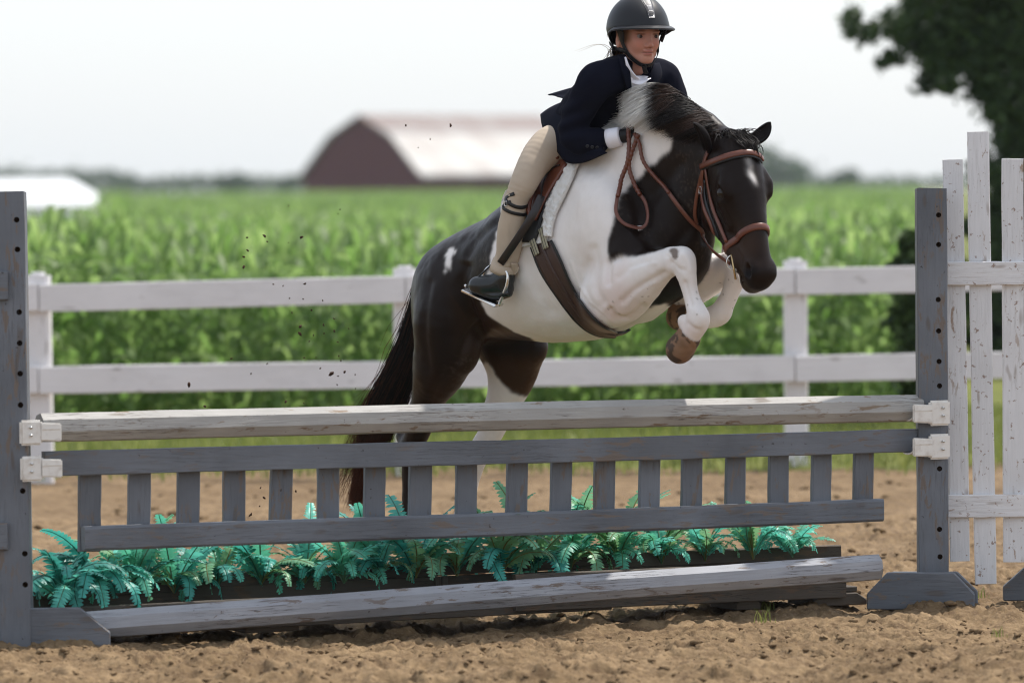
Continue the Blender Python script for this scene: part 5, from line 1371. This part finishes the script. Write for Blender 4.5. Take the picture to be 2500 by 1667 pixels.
# ---- head and neck (skin)
Hb = Body(RC - .2, RC + [.16, .16, .15], .0032)
Hb.ell(FD(.03, -.005, 0), RAX, (.092, .094, .072), .02, 'skin')
Hb.ell(FD(-.008, .035, 0), RAX, (.074, .057, .049), .02, 'skin')
Hb.ell(FD(-.067, .070, 0), RAX, (.018, .017, .018), .018, 'skin')
for s in (1, -1):
    Hb.tube([FD(-.022, .0, s * .050), FD(-.052, .032, s * .038), FD(-.072, .064, s * .012)], [.020, .018, .014], k=.02, group='skin')
    Hb.ell(FD(-.016, .066, s * .029), RAX, (.025, .022, .018), .02, 'skin')
    Hb.ell(FD(.026, .081, s * .028), RAX, (.006, .010, .020), .012, 'skin')
    Hb.ell(FD(-.0262, .096, s * .0105), RAX, (.0055, .007, .0058), .006, 'skin')
    Hb.ell(FD(.0085, .096, s * .029), RAX, (.0046, .012, .0112), .005, 'skin', cut=True)
    Hb.ell(FD(-.005, -.002, s * .074), np.array([unit(RU + RN * .15), unit(RN - RU * .15), RS]), (.029, .017, .008), .004, 'ear')
    Hb.ell(FD(-.003, .003, s * .082), RAX, (.016, .008, .005), .004, 'ear', cut=True)
Hb.tube([FD(.018, .088, 0), FD(-.004, .095, 0), FD(-.019, .1025, 0)], [.0065, .0075, .0092], k=.010, group='skin')
Hb.ell(FD(-.0425, .0885, 0), RAX, (.0055, .009, .0185), .006, 'lip'); Hb.ell(FD(-.0535, .0865, 0), RAX, (.0062, .009, .0165), .006, 'lip')
Hb.tube([FD(-.0478, .086, .020), FD(-.0480, .0955, .008), FD(-.0480, .097, 0), FD(-.0480, .0955, -.008), FD(-.0478, .086, -.020)], [.0016] * 5, cut=True)
for s in (1, -1): Hb.ell(FD(-.0302, .1015, s * .0075), RAX, (.0022, .004, .0030), .002, '', cut=True)
Hb.tube([FD(-.03, -.005, 0), FD(-.085, -.012, 0), HP(1546, 175, 0) - RN * .01, HP(1540, 205, 0) - RN * .02], [.047, .046, .047, .055], k=.02, group='neck', n=10)
fv, ff_ = Hb.surface(3); fo_, fg = Hb.owners(fv)
d_ = fv - RC; fu, fn_, fs = d_ @ RU, d_ @ RN, d_ @ RS
skin = np.array([.49, .24, .172]); col = np.tile(skin, (len(fv), 1)) * (0.93 + .14 * fbm(fv, 60, 3, 2)[:, None])
def blend(msk, c):
    global col
    m_ = np.clip(msk, 0, 1)[:, None]; col = col * (1 - m_) + np.array(c) * m_
fr = fn_ > .05
blend(np.exp(-(((fu + .015) / .022) ** 2 + ((np.abs(fs) - .036) / .018) ** 2)) * fr * .5, (.50, .17, .12))
blend(np.exp(-(((fu + .020) / .012) ** 2 + (fs / .012) ** 2)) * fr * .35, (.50, .18, .13))
blend((np.exp(-(((fu + .0430) / .0032) ** 2 + (fs / .019) ** 4)) + np.exp(-(((fu + .0530) / .0038) ** 2 + (fs / .017) ** 4))) * (fn_ > .075) * .75, (.34, .085, .075))
blend(np.exp(-(((fu + .048) / .0016) ** 2 + (fs / .023) ** 4)) * (fn_ > .07) * .95, (.075, .02, .018))
blend(np.exp(-(((fu - .0275 + .10 * np.abs(np.abs(fs) - .028)) / .0042) ** 2 + ((np.abs(fs) - .030) / .016) ** 4)) * fr * .7, (.085, .042, .025))
blend(np.exp(-(((fu - .0085) / .0115) ** 2 + ((np.abs(fs) - .029) / .019) ** 2)) * fr * .45, (.22, .085, .06))
blend(np.exp(-(((fu - .0170) / .0028) ** 2 + ((np.abs(fs) - .029) / .015) ** 4)) * fr * .85, (.035, .018, .012))
blend(np.exp(-(((fu + .0305) / .0032) ** 2 + ((np.abs(fs) - .0072) / .0030) ** 2)) * fr * .6, (.12, .045, .032))
blend(smooth01(.048, .062, np.abs(fs)) * smooth01(-.025, .0, fu) * (fn_ > .0) * (fn_ < .07) * .75, (.16, .085, .042))       # temple hair
blend(((fn_ < .02) & (fu > -.03) & (np.abs(fs) < .067)) * .95, (.11, .06, .03))
m_skin, t, cc = attr_mat('skin', .5, .35); t.b.inputs['Subsurface Weight'].default_value = .12; t.b.inputs['Subsurface Radius'].default_value = (.012, .004, .002); t.b.inputs['Subsurface Scale'].default_value = .5
me = mesh('body', fv, ff_); vcol(me, col); link('body', me, m_skin, rider)
fbvh = BVHTree.FromPolygons([tuple(x) for x in fv], [tuple(x) for x in ff_.tolist()])
m_eyew, t, cc = attr_mat('eyeball', .3, .25)
for s in (1, -1):
    bm = bmesh.new(); bmesh.ops.create_uvsphere(bm, u_segments=32, v_segments=24, radius=.0118); me = bpy.data.meshes.new('eye'); bm.to_mesh(me); bm.free()
    vv_ = np.array([v.co[:] for v in me.vertices]); gz = unit(RN + np.array([.10, 0, -.04])); ca = (vv_ @ gz) / .0118
    c_ = np.where((ca > .80)[:, None], np.array([.05, .026, .015]), np.array([.22, .18, .165])); c_ = np.where((ca > .965)[:, None], np.array([.004, .004, .004]), c_); vcol(me, c_)
    for pl in me.polygons: pl.use_smooth = True
    link('eye', me, m_eyew, rider, Matrix.Translation(V(FD(.0080, .0772, s * .0292))))
# hair at the nape and wisps
r = np.random.RandomState(8); cur, colh = [], []
for k in range(60):
    a0 = FD(-.02 - .03 * r.rand(), -.075 + .02 * r.randn(), .03 + .03 * r.rand()); a1 = a0 + np.array([-.010, 0, -.03]) + r.randn(3) * .006; a2 = a1 + np.array([-.004, 0, -.026]) + r.randn(3) * .008
    cur.append([a0, a1, a2]); colh.append(np.array([.16, .085, .038]) * (.5 + r.rand()))
for k in range(2):
    a0 = FD(-.055, -.075, .05) + r.randn(3) * .004; x_ = .04 + .09 * r.rand(); a1 = a0 + np.array([-x_ * .5, 0, .028 + .01 * r.rand()]); a2 = a0 + np.array([-x_ * 1.3, 0, .02 - .02 * r.rand()])
    cur.append([a0, a1, a2]); colh.append(np.array([.35, .24, .13]))
strands('hair', cur, .0009, np.array(colh), m_hair, rider, 8)

# ---- helmet
m_helm = mat('helmet_shell', (.0125, .013, .0155), .42, .3); t = NT(m_helm); t.bump(t.noise(t.coord((1, 1, 1), 'Object', False), 900, 2), .08, .0004)
m_black = mat('black_webbing', (.007, .007, .008), .6, .3)
helmet = empty('helmet', FD(.05, 0, 0)); adopt(helmet, rider)
helm_c = lambda u, n, s: FD(.032 + u, .000 + n, s)
def rim(th):     # rim height over the equator, th = 0 at the front
    c = cos(th); return np.interp(c, [-1, -.6, -.2, .2, .6, 1], [-.060, -.050, -.018, .002, .008, .010])
n1, n2 = 22, 56; hvv = []
for shell in (0, 1):
    k_ = 1.0 - .075 * shell
    for i in range(n1):
        for j in range(n2):
            th = 2 * pi * j / n2; u0 = rim(th); ph_r = math.asin(np.clip(u0 / .125, -1, 1)); ph = pi / 2 + (ph_r - pi / 2) * i / (n1 - 1)
            rn = .123 if cos(th) > 0 else .127
            flare = 1.0 + .02 * max(0, (i / (n1 - 1)) - .85) / .15
            low = min(0, sin(ph)); rad_ = cos(ph) * flare if ph > 0 else (1 - .35 * (low * low) - .25 * abs(low))
            hvv.append(helm_c(.125 * sin(ph) * k_, rn * rad_ * cos(th) * k_, .109 * rad_ * sin(th) * k_))
hff = []; K = n1 * n2
for i in range(n1 - 1):
    for j in range(n2):
        a, b = i * n2 + j, i * n2 + (j + 1) % n2; hff.append((a, a + n2, b + n2, b)); hff.append((K + a, K + b, K + b + n2, K + a + n2))
for j in range(n2):
    a, b = (n1 - 1) * n2 + j, (n1 - 1) * n2 + (j + 1) % n2; hff.append((a, K + a, K + b, b))
helm_o = link('shell', mesh('shell', hvv, hff), m_helm, helmet)
bvv, bff = [], []; nb1, nb2 = 40, 8
for top in (0, 1):
    for i in range(nb1):
        th = radians(-104) + radians(208) * i / (nb1 - 1); w_ = .044 * max(0, cos(th * .865)) ** .62
        for j in range(nb2):
            q_ = j / (nb2 - 1); e = w_ * q_; dz = rim(th) + .006 - .010 * q_ * q_ - (.004 if top == 0 else 0)
            rn = .1205 if cos(th) > 0 else .124
            bvv.append(helm_c(dz, (rn + e * 1.0) * cos(th), (.1075 + e * .55) * sin(th)))
for i in range(nb1 - 1):
    for j in range(nb2 - 1):
        a = i * nb2 + j; K2 = nb1 * nb2; bff.append((a, a + 1, a + nb2 + 1, a + nb2)); bff.append((K2 + a, K2 + a + nb2, K2 + a + nb2 + 1, K2 + a + 1))
    a = i * nb2 + nb2 - 1; bff.append((a, a + nb2, K2 + a + nb2, K2 + a)); a = i * nb2; bff.append((a, a + nb2, K2 + a + nb2, K2 + a))
link('brim', mesh('brim', bvv, bff), m_helm, helmet)
def dome(el, th, k_=1.0): return helm_c(.125 * sin(el) * k_, .123 * cos(el) * cos(th) * k_, .109 * cos(el) * sin(th) * k_)
def dome_patch(name, e0, e1, w0, w1, k_, m, th0=0.0):
    v = []; n_ = 10
    for kk in (k_, k_ - .02):
        for i in range(n_):
            e = e0 + (e1 - e0) * i / (n_ - 1); w_ = w0 + (w1 - w0) * i / (n_ - 1)
            for j in range(7): v.append(dome(e, th0 + w_ / max(cos(e), .2) * (j / 6 - .5), kk))
    f = []; K_ = n_ * 7
    for i in range(n_ - 1):
        for j in range(6): a = i * 7 + j; f.append((a, a + 1, a + 8, a + 7))
    for i in range(n_ - 1):
        for j in (0, 6): a = i * 7 + j; f.append((a, a + 7, K_ + a + 7, K_ + a))
    for j in range(6):
        for i in (0, n_ - 1): a = i * 7 + j; f.append((a, a + 1, K_ + a + 1, K_ + a))
    return link(name, mesh(name, v, f), m, helmet)
m_vent = mat('vent_grey', (.075, .075, .08), .45, .4, .0)
dome_patch('vent_frame', radians(20), radians(95), .21, .56, 1.010, mat('vent_rim', (.13, .13, .14), .45, .4, .3)); dome_patch('vent_panel', radians(29), radians(96), .185, .49, 1.018, m_vent); dome_patch('vent_badge', radians(31), radians(43), .14, .19, 1.022, mat('badge_grey', (.16, .16, .17), .4, .4, .3)); dome_patch('vent_slot', radians(24.5), radians(27.5), .135, .15, 1.016, m_edge)
# inner harness: band and chin straps
def hstrap(name, pts, w_, th_=.003, m=m_black):
    P = spline(pts, 30); N = np.array([unit(p - FD(-.02, .01, 0)) for p in P])
    for i in range(len(P)):
        h = fbvh.find_nearest(V(P[i])); hp_, hn_ = np.array(h[0]), np.array(h[1]); dd = (P[i] - hp_) @ hn_
        if dd < .004 + th_ / 2: P[i] = hp_ + hn_ * (.004 + th_ / 2)
    for _ in range(2): P[1:-1] = .25 * P[:-2] + .5 * P[1:-1] + .25 * P[2:]
    return sweep(name, P, 0, mat_=m, parent=helmet, flat=(w_, th_), ups=N)
for s in (1, -1):
    hstrap('chin_strap', [FD(.032, .028, s * .094), FD(.008, .024, s * .080), FD(-.03, .030, s * .0665), FD(-.065, .050, s * .048), FD(-.090, .070, s * .018), FD(-.094, .076, 0)], .017)
    hstrap('rear_strap', [FD(-.018, -.085, s * .070), FD(-.034, -.04, s * .072), FD(-.040, .015, s * .070), FD(-.05, .038, s * .062)], .016)
    hstrap('ear_pad', [FD(.03, .045, s * .088), FD(.012, .04, s * .082), FD(-.008, .032, s * .077)], .026, .006)
hstrap('chin_buckle', [FD(-.096, .074, .010), FD(-.112, .070, .004), FD(-.122, .064, -.004)], .016, .006)
lv = []                                       # rear cradle hanging from the shell
for i in range(18):
    th = pi + radians(-70) + radians(140) * i / 17; lv.append(helm_c(-.060 - .022 * cos((th - pi) * 1.1), .100 * cos(th), .086 * sin(th)))
P = spline(lv, 40); sweep('rear_cradle', P, 0, mat_=m_black, parent=helmet, flat=(.034, .006), ups=np.array([unit(p - FD(-.03, 0, 0)) for p in P]))

# ---- jacket
m_navy = mat('navy_cloth', (.0060, .0068, .0140), .9, .06); t = NT(m_navy)
t.bump(t.noise(t.coord((1, 1, 1), 'Object', False), 500, 2), .15, .0006); 
m_shirt = mat('white_shirt', (.78, .77, .82), .7, .25)
Jb = Body(HP(1350, 390, .25) - [.15, .35, .15], HP(1660, 150, -.25) + [.15, .30, .16], .006)
p, rr = HPs([(1392, 366, 0, .105), (1420, 320, 0, .108), (1465, 265, 0, .116), (1512, 218, 0, .112), (1538, 190, 0, .085)])
Jb.tube(p, rr, [1.12, 1.12, 1.22, 1.3, 1.4], RH, .03, 'torso', 20)
p, rr = HPs([(1500, 186, .10, .062), (1462, 196, .165, .066), (1437, 228, .19, .060), (1414, 272, .205, .055), (1400, 318, .215, .0515), (1412, 340, .21, .0505), (1440, 345, .185, .049), (1458, 344, .17, .048)])
Jb.tube(p, rr, k=.028, group='arm', n=34)
p, rr = HPs([(1575, 182, -.10, .060), (1615, 192, -.165, .064), (1637, 222, -.195, .058), (1645, 268, -.21, .053), (1628, 310, -.21, .048), (1605, 322, -.16, .045), (1588, 322, -.12, .043)])
Jb.tube(p, rr, k=.028, group='arm', n=30)
p, rr = HPs([(1508, 168, .062, .030), (1500, 176, .03, .034), (1508, 170, -.02, .034)]); Jb.tube(p, rr, k=.02, group='collar', n=6)
Jb.ell(FD(-.105, .062, .004), RAX, (.050, .050, .040), .01, cut=True)
jv, jf = Jb.surface(3); jn = normals(jv, jf); jq = to_px(jv)
fold = (fbm(jv * [1, 1, .6], 16, 3, 12) - .5) * .016
fold += .0050 * np.sin((jq[:, 0] * .35 + jq[:, 1]) * .16 + 2 * fbm(jv, 8, 2, 4)) * np.exp(-(((jq[:, 0] - 1395) / 45) ** 2 + ((jq[:, 1] - 300) / 60) ** 2))
jv = jv + jn * fold[:, None]; link('jacket', mesh('jacket', jv, jf), m_navy, rider)
jbvh = BVHTree.FromPolygons([tuple(x) for x in jv], [tuple(x) for x in jf.tolist()])
def sheet(name, A, Bp, nu, nv, thick, m, parent, bulge=0.0, ripple=0.0):
    """free-hanging cloth slab between two edges of 3-D points"""
    SA, SB_ = spline(A, nu), spline(Bp, nu); Gd = np.zeros((nu, nv, 3))
    for j in range(nv):
        q_ = j / (nv - 1); Gd[:, j] = SA * (1 - q_) + SB_ * q_ + (RH * bulge * sin(pi * q_))[None] + RH[None] * (ripple * q_ * np.sin(np.linspace(0, 9, nu)))[:, None]
    du = np.gradient(Gd, axis=0); dv = np.gradient(Gd, axis=1); nn = np.cross(du, dv); nn /= np.linalg.norm(nn, axis=2)[..., None] + 1e-9
    v = np.concatenate([(Gd + nn * thick / 2).reshape(-1, 3), (Gd - nn * thick / 2).reshape(-1, 3)]); K_ = nu * nv; f = []
    for i in range(nu - 1):
        for j in range(nv - 1): a = i * nv + j; f.append((a, a + 1, a + nv + 1, a + nv)); f.append((K_ + a, K_ + a + nv, K_ + a + nv + 1, K_ + a + 1))
        for j in (0, nv - 1): a = i * nv + j; f.append((a, a + nv, K_ + a + nv, K_ + a))
    for j in range(nv - 1):
        for i in (0, nu - 1): a = i * nv + j; f.append((a, a + 1, K_ + a + 1, K_ + a))
    me = mesh(name, v, f); bm = bmesh.new(); bm.from_mesh(me); bmesh.ops.recalc_face_normals(bm, faces=bm.faces[:]); bm.to_mesh(me); bm.free()
    return link(name, me, m, parent)
hp3 = lambda l: np.array([HP(*a) for a in l])
sheet('jacket_skirt', hp3([(1400, 240, .05), (1412, 268, .11), (1425, 300, .15), (1450, 330, .17), (1482, 352, .15)]), hp3([(1320, 280, .05), (1330, 316, .12), (1350, 356, .17), (1380, 396, .20), (1430, 397, .205), (1484, 374, .185)]), 26, 12, .004, m_navy, rider, .02, .006)
sheet('jacket_tail', hp3([(1420, 208, .0), (1410, 228, .03), (1395, 248, .05)]), hp3([(1338, 232, -.02), (1352, 234, .01), (1370, 238, .04)]), 12, 10, .004, m_navy, rider, .0, .004)
# shirt front, collar, lapels
drape('shirt_front', jbvh, [(1527, 188), (1532, 202), (1536, 222), (1540, 240)], [(1582, 188), (1577, 200), (1566, 220), (1556, 240)], 16, 10, .004, .004, m_shirt, rider)
nk = lambda u, n, s: FD(u, n, s)
cv = []
for i in range(24):
    a = radians(-150) + radians(300) * i / 23; cv.append((a,))
A_ = [HP(1546, 178, 0) + RN * (.052 * cos(a[0]) + .004) + RS * .052 * sin(a[0]) + UP * (-.012 - .020 * cos(a[0])) for a in cv]; B_ = [p + UP * (.028 - .004 * cos(a[0])) + RN * .004 * cos(a[0]) for p, a in zip(A_, cv)]
sheet('shirt_collar', hp3([(1524, 143, .070), (1528, 165, .062), (1533, 188, .045), (1546, 204, .02)]) - _fw * .052, hp3([(1527, 141, .060), (1538, 168, .050), (1550, 186, .035), (1562, 196, .0)]) - _fw * .058, 16, 6, .003, m_shirt, rider)
sheet('shirt_collar', hp3([(1540, 196, .03), (1560, 200, -.01), (1578, 196, -.05)]) - _fw * .07, hp3([(1536, 205, .03), (1562, 210, -.01), (1588, 194, -.06)]) - _fw * .075, 12, 5, .003, m_shirt, rider)
drape('lapel', jbvh, [(1506, 142), (1512, 170), (1520, 200), (1530, 232)], [(1526, 140), (1531, 168), (1535, 198), (1541, 236)], 14, 6, .008, .004, m_navy, rider)
drape('lapel', jbvh, [(1590, 160), (1586, 180), (1578, 205), (1562, 236)], [(1606, 158), (1610, 182), (1598, 205), (1572, 238)], 14, 6, .008, .004, m_navy, rider)
m_btn = mat('button', (.012, .012, .014), .35, .5)
for (x_, y_) in ((1434, 361), (1446, 363), (1458, 364)):
    p, nn = cast(jbvh, x_, y_ - 4)
    if p is not None: sweep('button', [p, p + nn * .004], .006, 10, m_btn, rider)
# cuffs and gloved hands
def cuff(a, b, r0, r1): return sweep('shirt_cuff', [a, a + (b - a) * .3, a + (b - a) * .9, b, b - (b - a) * .02], [r0, r0, r1, r1 * .98, r1 * .7], 18, m_shirt, rider)
cuff(HP(1484, 340, .147), HP(1516, 333, .122), .036, .0345); cuff(HP(1590, 322, -.125), HP(1578, 322, -.09), .034, .032)
m_glove = mat('black_glove', (.006, .006, .007), .5, .35)
def hand(wrist, dirv, palm_n, thumb, name='glove'):
    """closed gloved hand: palm, four curled fingers of different length, thumb on top"""
    d = unit(dirv); pn = unit(palm_n - d * (palm_n @ d)); up_ = np.cross(pn, d); up_ = up_ * (1 if up_[2] > 0 else -1)
    c = wrist + d * .045; Bd = Body(c - .11, c + .11, .0035)
    Bd.tube([wrist - d * .01, wrist + d * .02], [.024, .024], k=.01, group='g'); Bd.ell(c, np.array([d, up_, pn]), (.040, .036, .018), .012, 'g')
    for i, (o_, L) in enumerate(((.026, .9), (.009, 1.0), (-.008, .95), (-.024, .78))):
        k0 = c + d * .030 + up_ * o_; k1 = k0 + d * .024 * L + pn * .006; k2 = k1 - d * .004 + pn * .024 * L; k3 = k2 - d * .022 * L + pn * .004
        Bd.tube([k0, k1, k2, k3], [.0098, .0092, .0085, .0075], k=.004, group='g')
    t0 = c - d * .012 + up_ * .026 + pn * .010; Bd.tube([t0, t0 + d * .022 + up_ * .012 + pn * .010, t0 + d * .045 + up_ * .010 + pn * .016], [.0115, .0100, .0085], k=.005, group='g')
    v_, f_ = Bd.surface(2); return link(name, mesh(name, v_, f_), m_glove, rider)
hand(HP(1514, 334, .120), unit(HP(1562, 322, .075) - HP(1514, 334, .120)), -RH, 1)
hand(HP(1582, 322, -.095), unit(FH * .8 + RH * .3 + UP * .05), RH, 1)

# ---- breeches, straps, boots
m_breech = mat('tan_breeches', (.46, .375, .285), .75, .2); t = NT(m_breech)
t.color(t.mix(t.noise(t.coord((1, 1, 1), 'Object', False), 12, 4), (.43, .345, .262), (.50, .41, .315))); t.bump(t.noise(t.coord((1, 1, 1), 'Object', False), 420, 2), .2, .0006)
m_boot = mat('boot_leather', (.010, .011, .011), .26, .5)
LEGP = [(1400, 350, .03, .105), (1372, 362, .08, .098), (1340, 366, .155, .076), (1308, 393, .225, .0585), (1280, 445, .285, .0500), (1260, 490, .305, .0425), (1251, 540, .305, .0455), (1245, 590, .30, .0455), (1238, 628, .295, .0430), (1229, 652, .295, .0440)]
Lb = Body(np.minimum(HP(1200, 660, .35), HP(1400, 300, 0)) - [.12, .2, .1], np.maximum(HP(1200, 660, .35), HP(1420, 300, -.1)) + [.12, .22, .12], .0048)
p, rr = HPs(LEGP); Lb.tube(p, rr, k=.02, group='leg', n=40)
lv_, lf_ = Lb.surface(3); ln_ = normals(lv_, lf_); lq = to_px(lv_)
ax_ = np.array([1240, 620]); kx = (lq[:, 0] - 1245) * .8 + (lq[:, 1] - 560) * .12
fold = (fbm(lv_ * [1.6, 1.6, .35], 26, 2, 6) - .5) * .010 * smooth01(500, 560, lq[:, 1]) + (fbm(lv_, 20, 2, 7) - .5) * .004
fold += .0008 * np.sin((lq[:, 1] - lq[:, 0] * .3) * .55) * np.exp(-(((lq[:, 1] - 470) / 16) ** 2)) + .003 * np.exp(-((lq[:, 1] - 648) / 4) ** 2)
lv_ = lv_ + ln_ * fold[:, None]; link('breeches', mesh('breeches', lv_, lf_), m_breech, rider)
lbvh = BVHTree.FromPolygons([tuple(x) for x in lv_], [tuple(x) for x in lf_.tolist()])
mv = mirror_h(lv_); link('breeches', mesh('breeches', mv, lf_[:, ::-1].copy()), m_breech, rider)
# jodhpur turn-up and its flap behind the stirrup
Cb = sweep('turn_up', hp3([(1234, 640, .295), (1229, 655, .295), (1226, 664, .295), (1226, 665, .295)]), [.0465, .049, .049, .040], 24, m_breech, rider)
drape('trouser_strap', lbvh, [(1262, 640), (1264, 655), (1258, 668)], [(1246, 640), (1247, 655), (1246, 668)], 8, 5, .004, .003, m_breech, rider)
def garter(pts, wd):
    P, N = on(lbvh, pts, .003, 26, 3); sweep('garter_strap', P, 0, mat_=m_edge, parent=rider, flat=(wd, .004), ups=N); return P, N
garter([(1232, 478), (1238, 492), (1252, 502), (1270, 507), (1287, 503), (1294, 497)], .013); P, N = garter([(1221, 497), (1230, 509), (1246, 518), (1266, 523), (1282, 524), (1292, 512)], .012)
buckle(P[1] + N[1] * .004, N[1], UP, .012, .016, m_silver, rider, 'garter_buckle', .0018)
Bb = Body(HP(1130, 760, .36) - [.06, .12, .05], HP(1270, 640, .26) + [.06, .12, .06], .0040)
p, rr = HPs([(1231, 650, .295, .036), (1228, 680, .297, .042), (1210, 694, .31, .041), (1186, 697, .33, .038), (1166, 697, .345, .033)]); Bb.tube(p, rr, k=.012, group='b', n=18)
Bb.ell(HP(1232, 706, .293), [FH, RH, UP], (.034, .034, .022), .015, 'b')
p, rr = HPs([(1240, 716, .295, .016), (1216, 722, .31, .018), (1190, 717, .33, .018), (1166, 708, .345, .016)]); Bb.tube(p, rr, 1.5, unit(np.cross(p[3] - p[0], UP)), .006, 'sole', 8)
bv_, bf_ = Bb.surface(3); link('boot', mesh('boot', bv_, bf_), m_boot, rider); link('boot', mesh('boot', mirror_h(bv_), bf_[:, ::-1].copy()), m_boot, rider)
# ================================================================== FLYING DIRT
m_clod = mat('dark_clod', (.055, .030, .020), .95, .1)
rs = np.random.RandomState(17)
spots = [(1100, 306, 7), (991, 307, 5), (1050, 340, 3), (1021, 361, 3), (825, 522, 3), (704, 503, 3), (830, 512, 4), (604, 580, 6), (645, 576, 7), (735, 580, 7), (652, 590, 4), (604, 611, 7), (595, 627, 5), (595, 652, 6), (704, 593, 3), (667, 694, 4), (691, 698, 5), (744, 693, 6), (707, 728, 4), (740, 730, 4), (788, 734, 4), (713, 764, 4), (760, 757, 6), (815, 778, 5), (733, 797, 8), (733, 815, 8), (790, 793, 5), (791, 814, 4), (816, 808, 5), (825, 835, 4), (851, 802, 4), (765, 818, 4), (755, 833, 4), (565, 875, 5), (827, 869, 4), (832, 881, 4), (742, 873, 4), (782, 899, 5), (808, 912, 11), (841, 908, 6), (825, 918, 4), (461, 939, 8), (613, 912, 4), (697, 981, 6), (742, 985, 4), (500, 991, 6), (867, 914, 4), (823, 939, 4), (868, 948, 4), (771, 872, 3), (652, 888, 4), (636, 1190, 4), (645, 1215, 6), (612, 1256, 9), (634, 1235, 4), (722, 1199, 5)]
cl_mesh = []
for k in range(5):
    q = ICO_V * (1 + .9 * (rs.rand(len(ICO_V), 1) - .5)) * np.array([1, .8, .65]); me = mesh('clod', q, ICO_F, False); me.materials.append(m_clod); cl_mesh.append(me)
for (x, y, s) in spots:
    p = W(x, y, 19.2 + .5 * rs.rand() if y < 1100 else 18.9); o = bpy.data.objects.new('flying_clod', cl_mesh[rs.randint(5)]); COL.objects.link(o)
    k = s * .62 / F_PX * 19.3; o.location = V(p); o.rotation_euler = (rs.rand() * 6, rs.rand() * 6, rs.rand() * 6); o.scale = (k * 1.25, k, k)
    zone = 'tiny dark clod of dirt in the air against the barn roof' if y < 400 else 'tiny dark clod of dirt flying in front of corn above the fence' if y < 683 else 'tiny dark clod of dirt in the air against the upper fence rail' if y < 746 else \
        'tiny dark clod of dirt in the air against corn between the fence rails' if y < 888 else 'tiny dark clod of dirt in the air against the lower fence rail' if y < 952 else 'tiny dark clod of dirt in the air between lower fence rail and top pole' if y < 1050 else 'tiny dark clod of dirt in the air seen through the gate slats'
    if s >= 11: zone = 'largest flying dark clod of dirt, against the lower fence rail'
    if (x, y) == (461, 939): zone = 'lone dark clod of dirt farthest left against the lower fence rail'
    tag(o, zone, 'dirt clod', 'flying dirt clods')

# ================================================================== HAZE
bm = bmesh.new(); bmesh.ops.create_cube(bm, size=1.0); me = bpy.data.meshes.new('haze'); bm.to_mesh(me); bm.free()
hx0, hx1, hy0, hy1, hz0, hz1 = -420, 420, -30, 780, -5.5, 7.8
m_haze = bpy.data.materials.new('haze_air'); m_haze.use_nodes = True; n_ = m_haze.node_tree.nodes; n_.clear()
pv = n_.new('ShaderNodeVolumePrincipled'); pv.inputs['Color'].default_value = (.82, .90, 1.0, 1); pv.inputs['Density'].default_value = 0.00016; pv.inputs['Anisotropy'].default_value = 0.2
ou = n_.new('ShaderNodeOutputMaterial'); m_haze.node_tree.links.new(pv.outputs[0], ou.inputs['Volume'])
hz_o = link('haze', me, m_haze, None, Matrix.Translation(((hx0 + hx1) / 2, (hy0 + hy1) / 2, (hz0 + hz1) / 2)) @ Matrix.Diagonal((hx1 - hx0, hy1 - hy0, hz1 - hz0, 1)))
tag(hz_o, 'thin pale summer haze over the far fields', 'haze', kind='stuff')
